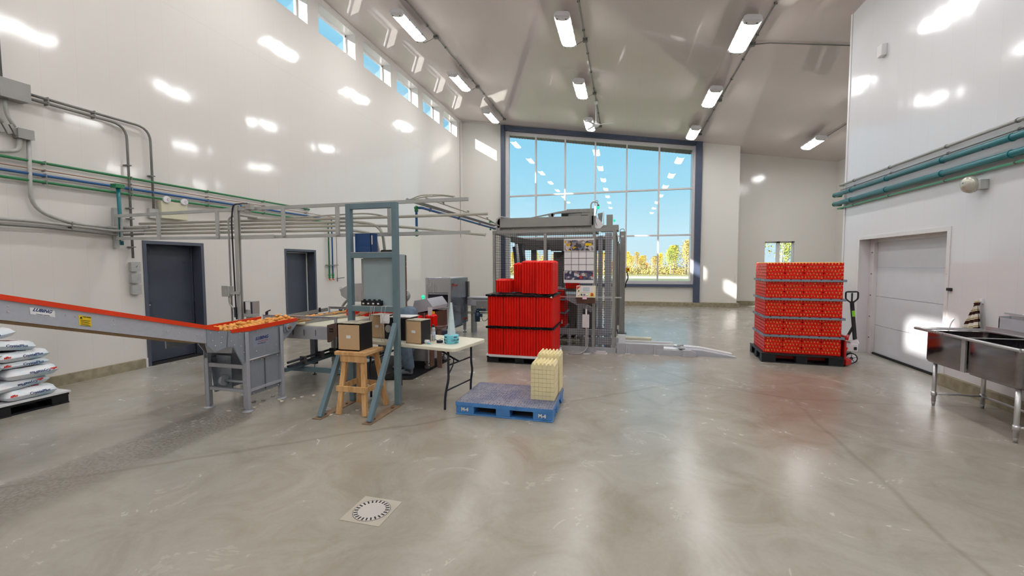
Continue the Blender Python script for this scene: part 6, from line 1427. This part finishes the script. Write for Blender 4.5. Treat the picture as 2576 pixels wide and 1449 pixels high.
for s_ in (-1, 1): b.ball((.087, s_*.028, .017), .0055, 8, 5); b.tube([(.085, s_*.014, .040), (.085, s_*.03, .045), (.078, s_*.044, .040)], .003, 5)
b.xf(HM); obj('pupils_and_brows', b, M['hair'], head)
b = MB(); b.tube([(.088, -.024, -.055), (.097, 0, -.053), (.088, .024, -.055)], [.003, .005, .003], 6); b.xf(HM); obj('lips', b, mat('lips', (176,104,92), .5), head)
b = MB()
for i in range(9):
    a = PI*.5+ (PI*.5)*i/8
    for k in range(20):
        q = 2*PI*k/20; x = math.sin(a)*math.cos(q); y_ = math.sin(a)*math.sin(q); z = -math.cos(a); b.v.append((.102*x-.010, .081*y_, .119*z+.004-(.06 if x < .1 and i == 0 else 0)+(.035 if x > .5 and i == 0 else 0)))
for i in range(8):
    for k in range(20): k2 = (k+1) % 20; b.f.append([i*20+k, i*20+k2, (i+1)*20+k2, (i+1)*20+k]); b.sm.append(True); b.mi.append(0)
b.xf(HM); obj('hair', b, M['hair'], t)
# hands: palm, four fingers, thumb
def hand(w_, d, side):
    w_ = Vector(w_); d = Vector(d).normalized(); up = Vector((0,0,1)); s_ = d.cross(up).normalized()*side; up = s_.cross(d).normalized()*side
    b = MB(); b.tube([w_-d*.01, w_+d*.03, w_+d*.075], [.024, .034, .036], 10)
    for i, L_ in enumerate((.068, .076, .072, .056)):
        o_ = w_+d*.07+s_*(.027-.018*i); k1 = o_+d*L_*.45-up*.004; k2 = o_+d*L_*.75-up*.018; k3 = o_+d*L_*.92-up*.036; b.tube([o_-d*.02, k1, k2, k3], [.0095, .009, .008, .0065], 7)
    o_ = w_+d*.02+s_*.026; b.tube([o_, o_+s_*.022+d*.02, o_+s_*.032+d*.045-up*.01, o_+s_*.03+d*.065-up*.018], [.012, .011, .0095, .008], 7)
    obj('hand', b, M['skin'], body)
hand((-3.87, 5.72, .975), (-1, .15, -.25), 1); hand((-3.91, 6.0, .985), (-1, -.15, -.25), -1)
# jeans, shirt, shoes
skin_body('jeans', [((-3.24, 5.88, 1.08), (.14, .165)), ((-3.21, 5.88, .93), (.145, .175)), ((-3.24, 5.99, .84), .115), ((-3.255, 6.03, .5), .092), ((-3.38, 6.09, .16), .082), ((-3.40, 6.10, .09), .086), ((-3.205, 5.77, .84), .118), ((-3.22, 5.76, .5), .098), ((-3.17, 5.80, .17), .085), ((-3.175, 5.80, .085), .09)],
          [(0,1),(1,2),(2,3),(3,4),(4,5),(1,6),(6,7),(7,8),(8,9)], M['jean'])
skin_body('shirt', [((-3.275, 5.88, 1.10), (.155, .185)), ((-3.35, 5.88, 1.19), (.15, .18)), ((-3.45, 5.87, 1.28), (.15, .185)), ((-3.56, 5.86, 1.36), (.11, .14)), ((-3.615, 5.86, 1.39), .07), ((-3.54, 5.70, 1.31), .082), ((-3.62, 5.64, 1.12), .062), ((-3.78, 5.69, 1.0), .048), ((-3.54, 6.03, 1.31), .082), ((-3.64, 6.08, 1.12), .062), ((-3.80, 6.03, 1.02), .048)],
          [(0,1),(1,2),(2,3),(3,4),(3,5),(5,6),(6,7),(3,8),(8,9),(9,10)], M['coat'])
for (hx, hy, tx, ty) in ((-3.13, 5.81, -3.40, 5.77), (-3.36, 6.11, -3.62, 6.08)):
    b = MB(); h_ = Vector((hx, hy, 0)); d = Vector((tx-hx, ty-hy, 0)); z0 = .014
    b.tube([h_+d*-.02+Vector((0,0,.055)), h_+d*.15+Vector((0,0,.062)), h_+d*.5+Vector((0,0,.056)), h_+d*.8+Vector((0,0,.046)), h_+d*1.0+Vector((0,0,.040))], [.03, .046, .046, .043, .02], 12)
    b.tube([h_+d*.12+Vector((0,0,.07)), h_+d*.10+Vector((0,0,.15))], [.046, .048], 12); s_ = obj('shoe', b, M['shoe'], t)
    b = MB(); pts = []
    w_ = Vector((-d.y, d.x, 0)).normalized()
    for k in range(12):
        a = 2*PI*k/12; pp = h_+d*(.5+.54*math.cos(a))+w_*(.046*math.sin(a)); pts.append((pp.x, pp.y))
    b.prism(pts, 'z', z0, z0+.022); obj('sole', b, M['black'], s_)
# ================================================================ stainless sink on the right
t = thing('stainless_sink', 'two bowl stainless steel floor sink with rolled rim on tube legs', 'sink', (3.9, 5.6, 0))
xa, xb, ya, yb, zr = 3.50, 4.16, 4.90, 6.34, .90
def bowl(y0, y1):
    b = MB(); n_ = 4; r_ = .05; x0, x1, z0, z1 = xa+.045, xb-.02, .51, zr-.01
    def loop(z, ins, r):
        pts = []
        for (cx_, cy_, a0) in ((x1-ins-r, y1-ins-r, 0), (x0+ins+r, y1-ins-r, PI/2), (x0+ins+r, y0+ins+r, PI), (x1-ins-r, y0+ins+r, 3*PI/2)):
            for k in range(n_+1): a = a0+k*PI/2/n_; pts.append((cx_+r*math.cos(a), cy_+r*math.sin(a), z))
        return pts
    L = [loop(z1, 0, r_), loop(z0+.04, 0, r_), loop(z0+.012, .012, r_), loop(z0, .045, r_), loop(z0+.006, .05, r_), loop(z0+.05, .012, r_), loop(z1, .006, r_)]
    N = len(L[0]); vs = sum(L, []); fs = []
    for i in range(len(L)-1):
        for k in range(N): k2 = (k+1) % N; fs.append((i*N+k2, i*N+k, (i+1)*N+k, (i+1)*N+k2))
    b.add(vs, fs, True); b.f.append([3*N+k for k in range(N)]); b.sm.append(False); b.mi.append(0); b.f.append([4*N+k for k in range(N)]); b.sm.append(False); b.mi.append(0)
    return obj('bowl', b, M['sink'], t)
bowl(4.97, 5.60); bowl(5.63, 6.24)
b = MB(); b.box(xa, xa+.055, ya+.081, yb-.111, zr, zr+.006); b.box(xb-.03, xb+.03, ya+.081, yb-.111, zr, zr+.006); b.box(xa, xb, ya, ya+.08, zr, zr+.006); b.box(xa, xb, yb-.11, yb, zr, zr+.006); b.box(xa+.056, xb-.031, 5.60, 5.63, zr, zr+.006); obj('deck', b, M['steel'], t)
b = MB(); b.tube([(xa, ya-.01, zr+.002), (xa, yb+.01, zr+.002)], .017, 12); b.tube([(xa, yb, zr+.002), (xb, yb, zr+.002)], .017, 12); b.tube([(xa, ya, zr+.002), (xb, ya, zr+.002)], .017, 12); obj('rolled_rim', b, M['steel'], t)
b = MB(); b.box(xa+.03, xa+.046, 5.585, 5.645, .53, .88); obj('front_seam', b, M['steel'], t)
b = MB(); b.box(xb+.031, xb+.045, ya, yb, zr-.02, zr+.05); obj('backsplash', b, M['steel'], t)
for x, y in ((3.60, 6.14), (3.60, 5.03), (4.07, 6.14), (4.07, 5.03)):
    b = MB(); b.cyl((x, y, .05), (x, y, .52), .0205, n=16); b.cyl((x, y, .02), (x, y, .07), .017, n=14); b.cyl((x, y, .12), (x, y, .17), .026, n=14); lg = obj('leg', b, M['bolt'], t); b = MB(); b.cyl((x, y, 0), (x, y, .025), .014, n=12); obj('foot', b, M['mach'], lg)
b = MB(); b.cyl((3.60, 6.14, .145), (4.07, 6.14, .145), .013, n=12); b.cyl((4.07, 6.14, .145), (4.07, 5.03, .145), .013, n=12); b.cyl((3.60, 5.03, .145), (4.07, 5.03, .145), .013, n=12); obj('cross_tube', b, M['bolt'], t)
t = thing('hand_basin', 'small stainless hand basin hung on the wall behind the big sink', 'basin', (4.25, 5.9, .92))
b = MB(); b.box(4.215, 4.228, 5.40, 6.20, .95, 1.07); b.box(4.228, XR-.002, 5.414, 6.186, .95, .962); b.box(4.215, XR-.002, 6.187, 6.20, .951, 1.09); b.box(4.215, XR-.002, 5.40, 5.413, .951, 1.09); obj('apron', b, M['mach2'], t)
b = MB(); b.box(XR-.016, XR-.004, 5.42, 6.18, 1.06, 1.10); b.cyl((XR-.03, 5.40, 1.12), (XR-.03, 6.25, 1.12), .008, n=8); b.ball((XR-.04, 5.98, 1.12), .018, 8, 5); obj('supply_pipe', b, M['bolt'], t)
b = MB(); b.box(4.235, 4.30, 6.06, 6.17, 1.03, 1.035); obj('soap_dish', b, M['white'], t)
b = MB(); b.tube(fillet([(XR-.05, 5.62, 1.10), (4.24, 5.62, 1.13), (4.20, 5.62, 1.10), (4.195, 5.62, 1.04)], .03), .009, 8); b.box(4.25, 4.30, 5.60, 5.66, 1.075, 1.11); obj('faucet', b, M['bolt'], t)
b = MB(); b.box(4.23, 4.31, 5.42, 6.18, .963, .97); obj('basin_inner', b, M['beige'], t)
# striped towel on a hook
t = thing('towel', 'brown and cream striped towel hanging from a white hook by the sink', 'towel', (4.27, 6.64, .85))
vs = []; fs = []; nu, nv = 22, 16
for j in range(nv+1):
    for i in range(nu+1):
        v = j/nv; u = i/nu-.5; wd = .03+.30*v**.9; yy_ = 6.62+.02*v+(-u)*wd+.02*v; xx = 4.27+.02*math.sin(u*22)*(.4+v*.6)-.025*v; z = 1.20-.36*v+.02*abs(u)*(v > .9)
        vs.append((xx, yy_, z))
m_ = len(vs); vs += [(p[0]+.012, p[1], p[2]) for p in vs]
for j in range(nv):
    for i in range(nu): a = j*(nu+1)+i; fs.append((a, a+1, a+nu+2, a+nu+1)); fs.append((m_+a+nu+1, m_+a+nu+2, m_+a+1, m_+a))
b = MB(); b.add(vs, fs, True); b.ball((4.275, 6.62, 1.2), .03, 10, 6, 1.3); obj('cloth', b, M['towel'], t)
b = MB(); b.box(4.31, XR-.002, 6.60, 6.64, 1.2, 1.26); b.tube([(4.315, 6.62, 1.22), (4.28, 6.62, 1.21), (4.265, 6.62, 1.235)], .006, 6); obj('hook', b, M['white'], t)
b = MB(); b.tube([(XR-.012, 7.06, .96), (XR-.05, 7.08, .90), (XR-.06, 7.1, .80), (XR-.012, 7.12, .72)], .009, 8); single('hose_loop', b, M['white'], 'white hose loop on the wall between the roll door and sink', 'hose')
# ================================================================ floor drain, egg shell crumbs
t = thing('floor_drain', 'round slotted drain cover in a square plate set in the floor', 'drain', (-1.675, 2.50, 0))
b = MB(); b.box(-1.825, -1.525, 2.355, 2.655, -.01, .0025); obj('square_plate', b, M['linkw'], t)
b = MB(); b.cyl((-1.675, 2.505, .0), (-1.675, 2.505, .0045), .123, n=48); cv = obj('round_cover', b, mat('drain_cover', (196,190,184), .5, var=.04), t)
for k in range(24):
    a = 2*PI*k/24; d = Vector((math.cos(a), math.sin(a), 0)); c_ = Vector((-1.675, 2.505, .005)); b = MB(); b.bar(c_+d*.092, c_+d*.119, .010, .002); obj('slot', b, M['black'], cv)
b = MB(); b.lathe([(.1245, .0026), (.1245, .0042), (.1265, .0042), (.1265, .0026)], (-1.675, 2.505, 0), 48); obj('cover_gap', b, M['machd'], t)
rs = random.Random(9)
for k, (x, y) in enumerate(((-4.45, 4.2), (-4.38, 4.28), (-4.30, 4.15), (-4.2, 4.35), (-4.12, 4.3), (-4.05, 4.42), (-4.4, 4.45), (-4.0, 4.5), (-4.45, 3.85), (-4.25, 4.02), (-3.9, 4.6), (-3.55, 4.75), (-3.2, 4.05), (-3.0, 4.25), (-2.85, 4.2))):
    b = MB(); n_ = 6; q = [(x+rs.uniform(.012,.035)*math.cos(2*PI*i/n_), y+rs.uniform(.012,.035)*math.sin(2*PI*i/n_)) for i in range(n_)]; z = .003
    top_ = [(p[0], p[1], z+rs.uniform(.002, .012)) for p in q]; bt = [(p[0], p[1], .001) for p in q]
    b.add(bt+top_, [tuple(range(n_))[::-1], tuple(range(n_, 2*n_))]+[(i, (i+1) % n_, n_+(i+1) % n_, n_+i) for i in range(n_)]); single('eggshell', b, M['shell'], 'white piece of broken eggshell on the floor by the conveyor and stand', 'eggshell', 'eggshell pieces on the floor')
# ================================================================ outside
b = MB(); b.box(-120, 160, 21.5, 320, -.5, -.4); g = struct('ground_outside', b, M['grass'])
def tree(seed, leaf, h, wd, dens):
    r = random.Random(seed); t = thing('birch_tree', 'x', 'tree')
    b = MB(); tops = []
    for k in range(r.randint(2, 3)):
        x, y = r.uniform(-.5, .5), r.uniform(-.4, .4); hh = h*r.uniform(.75, 1)
        pts = [(x, y, -.3), (x+r.uniform(-.15, .15), y, hh*.4), (x+r.uniform(-.4, .4), y, hh*.8), (x+r.uniform(-.5, .5), y, hh)]
        b.tube(pts, [.09, .07, .04, .015], 5)
        for q in range(7):
            z = hh*r.uniform(.3, .9); a = r.uniform(0, 2*PI); e = Vector((x+math.cos(a)*wd*.5, y+math.sin(a)*wd*.5, z+r.uniform(.4, 1.1))); b.tube([(x, y, z), e], [.03, .008], 4); tops.append(e)
    obj('trunk', b, M['bark'], t)
    b = MB()
    for k in range(dens):
        z = h*(1-abs(r.gauss(0, .33))); z = max(h*.18, z); rad = wd*(.35+.75*math.sin(PI*min(1, max(0, (z/h-.1)/.95)))) * abs(r.gauss(0, .5))
        a = r.uniform(0, 2*PI); c_ = Vector((rad*math.cos(a), rad*math.sin(a), z)); s_ = r.uniform(.05, .11)
        u = Vector((r.gauss(0,1), r.gauss(0,1), r.gauss(0,1))).normalized()*s_; v = u.orthogonal().normalized()*s_
        b.add([c_-u-v, c_+u-v*.3, c_+u*.6+v, c_-u+v*.7], [(0,1,2,3)])
    f = obj('foliage', b, M[leaf], t); f['kind'] = 'stuff'; return t
pro = [tree(1, 'leaf_y', 7.2, 1.5, 1500), tree(2, 'leaf_g', 6.6, 1.6, 1500), tree(3, 'leaf_t', 6.4, 1.5, 900), tree(4, 'leaf_o', 4.6, 1.5, 1000)]
kinds = ['yellow leaved birch tree in the row beyond the large window', 'yellow green birch tree in the row beyond the large window', 'thin tan birch tree with bare twigs beyond the large window', 'low orange leaved tree beyond the large window']
used = set(); rr = random.Random(5)
def put(k, x, y, s_, lab=None):
    o = pro[k] if k not in used else dup(pro[k]); used.add(k)
    o.location = (x, y, -.4); o.scale = (s_, s_, s_); o.rotation_euler = (0, 0, rr.uniform(0, 6)); o['label'] = lab or kinds[k]; o['group'] = 'trees beyond the grass, kind %d' % (k+1) if not lab else 'trees behind the small window'
x = -34.0; ti = 0
while x < 20:
    k = rr.choice([0, 0, 1, 2]) if x > 7.5 else rr.choice([2, 2, 3, 0, 0])
    s_ = (.72 if x < 1.5 else .60 if x < 8.0 else .62+.12*(x-8) if x < 11 else 1.04)*rr.uniform(.88, 1.08)
    if k == 3: s_ *= .9
    put(k, x, 92+3.5*(ti % 5), s_); ti += 1; x += rr.uniform(1.2, 1.7) if x < -3 else rr.uniform(.5, .75)
for k in range(7): put(rr.choice([0, 1]), 21+k*2.4, 80+6*(k % 2), 1.3, 'tall yellow birch tree seen through the small recessed window')
b = MB(); ru = random.Random(8)
for k in range(9000):
    x = ru.uniform(-34, 20); y = ru.uniform(90, 108); z = -.4+abs(ru.gauss(0, 1.0)); s_ = ru.uniform(.06, .14); c_ = Vector((x, y, z)); u = Vector((ru.gauss(0,1), ru.gauss(0,1), ru.gauss(0,1))).normalized()*s_; v = u.orthogonal().normalized()*s_
    b.add([c_-u-v, c_+u-v*.3, c_+u*.6+v, c_-u+v*.7], [(0,1,2,3)])
ug = single('undergrowth', b, M['leaf_t'], 'tan undergrowth between the birch trunks beyond the grass', 'undergrowth'); ug['kind'] = 'stuff'
t = thing('utility_pole', 'thin wooden utility pole among the trees at the right of the large window', 'utility pole', (13.3, 96, -.4))
b = MB(); b.cyl((13.3, 96, -.4), (13.3, 96, 6.3), .12, .09, 8); obj('pole', b, M['bark'], t); b = MB(); b.bar((12.5, 96, 5.7), (14.1, 96, 5.7), .1, .12); obj('crossarm', b, M['bark'], t)
# ================================================================ view
v = S.view_settings; v.view_transform = 'Standard'; v.look = 'None'; v.exposure = 0.36; v.gamma = 1; v.use_curve_mapping = False
cy = S.cycles; cy.use_denoising = True; cy.max_bounces = 5; cy.diffuse_bounces = 3; cy.glossy_bounces = 3; cy.transparent_max_bounces = 12; cy.use_adaptive_sampling = True; cy.adaptive_threshold = .06; cy.adaptive_min_samples = 12; cy.caustics_reflective = False; cy.caustics_refractive = False
cy.sample_clamp_indirect = 6; cy.blur_glossy = .3
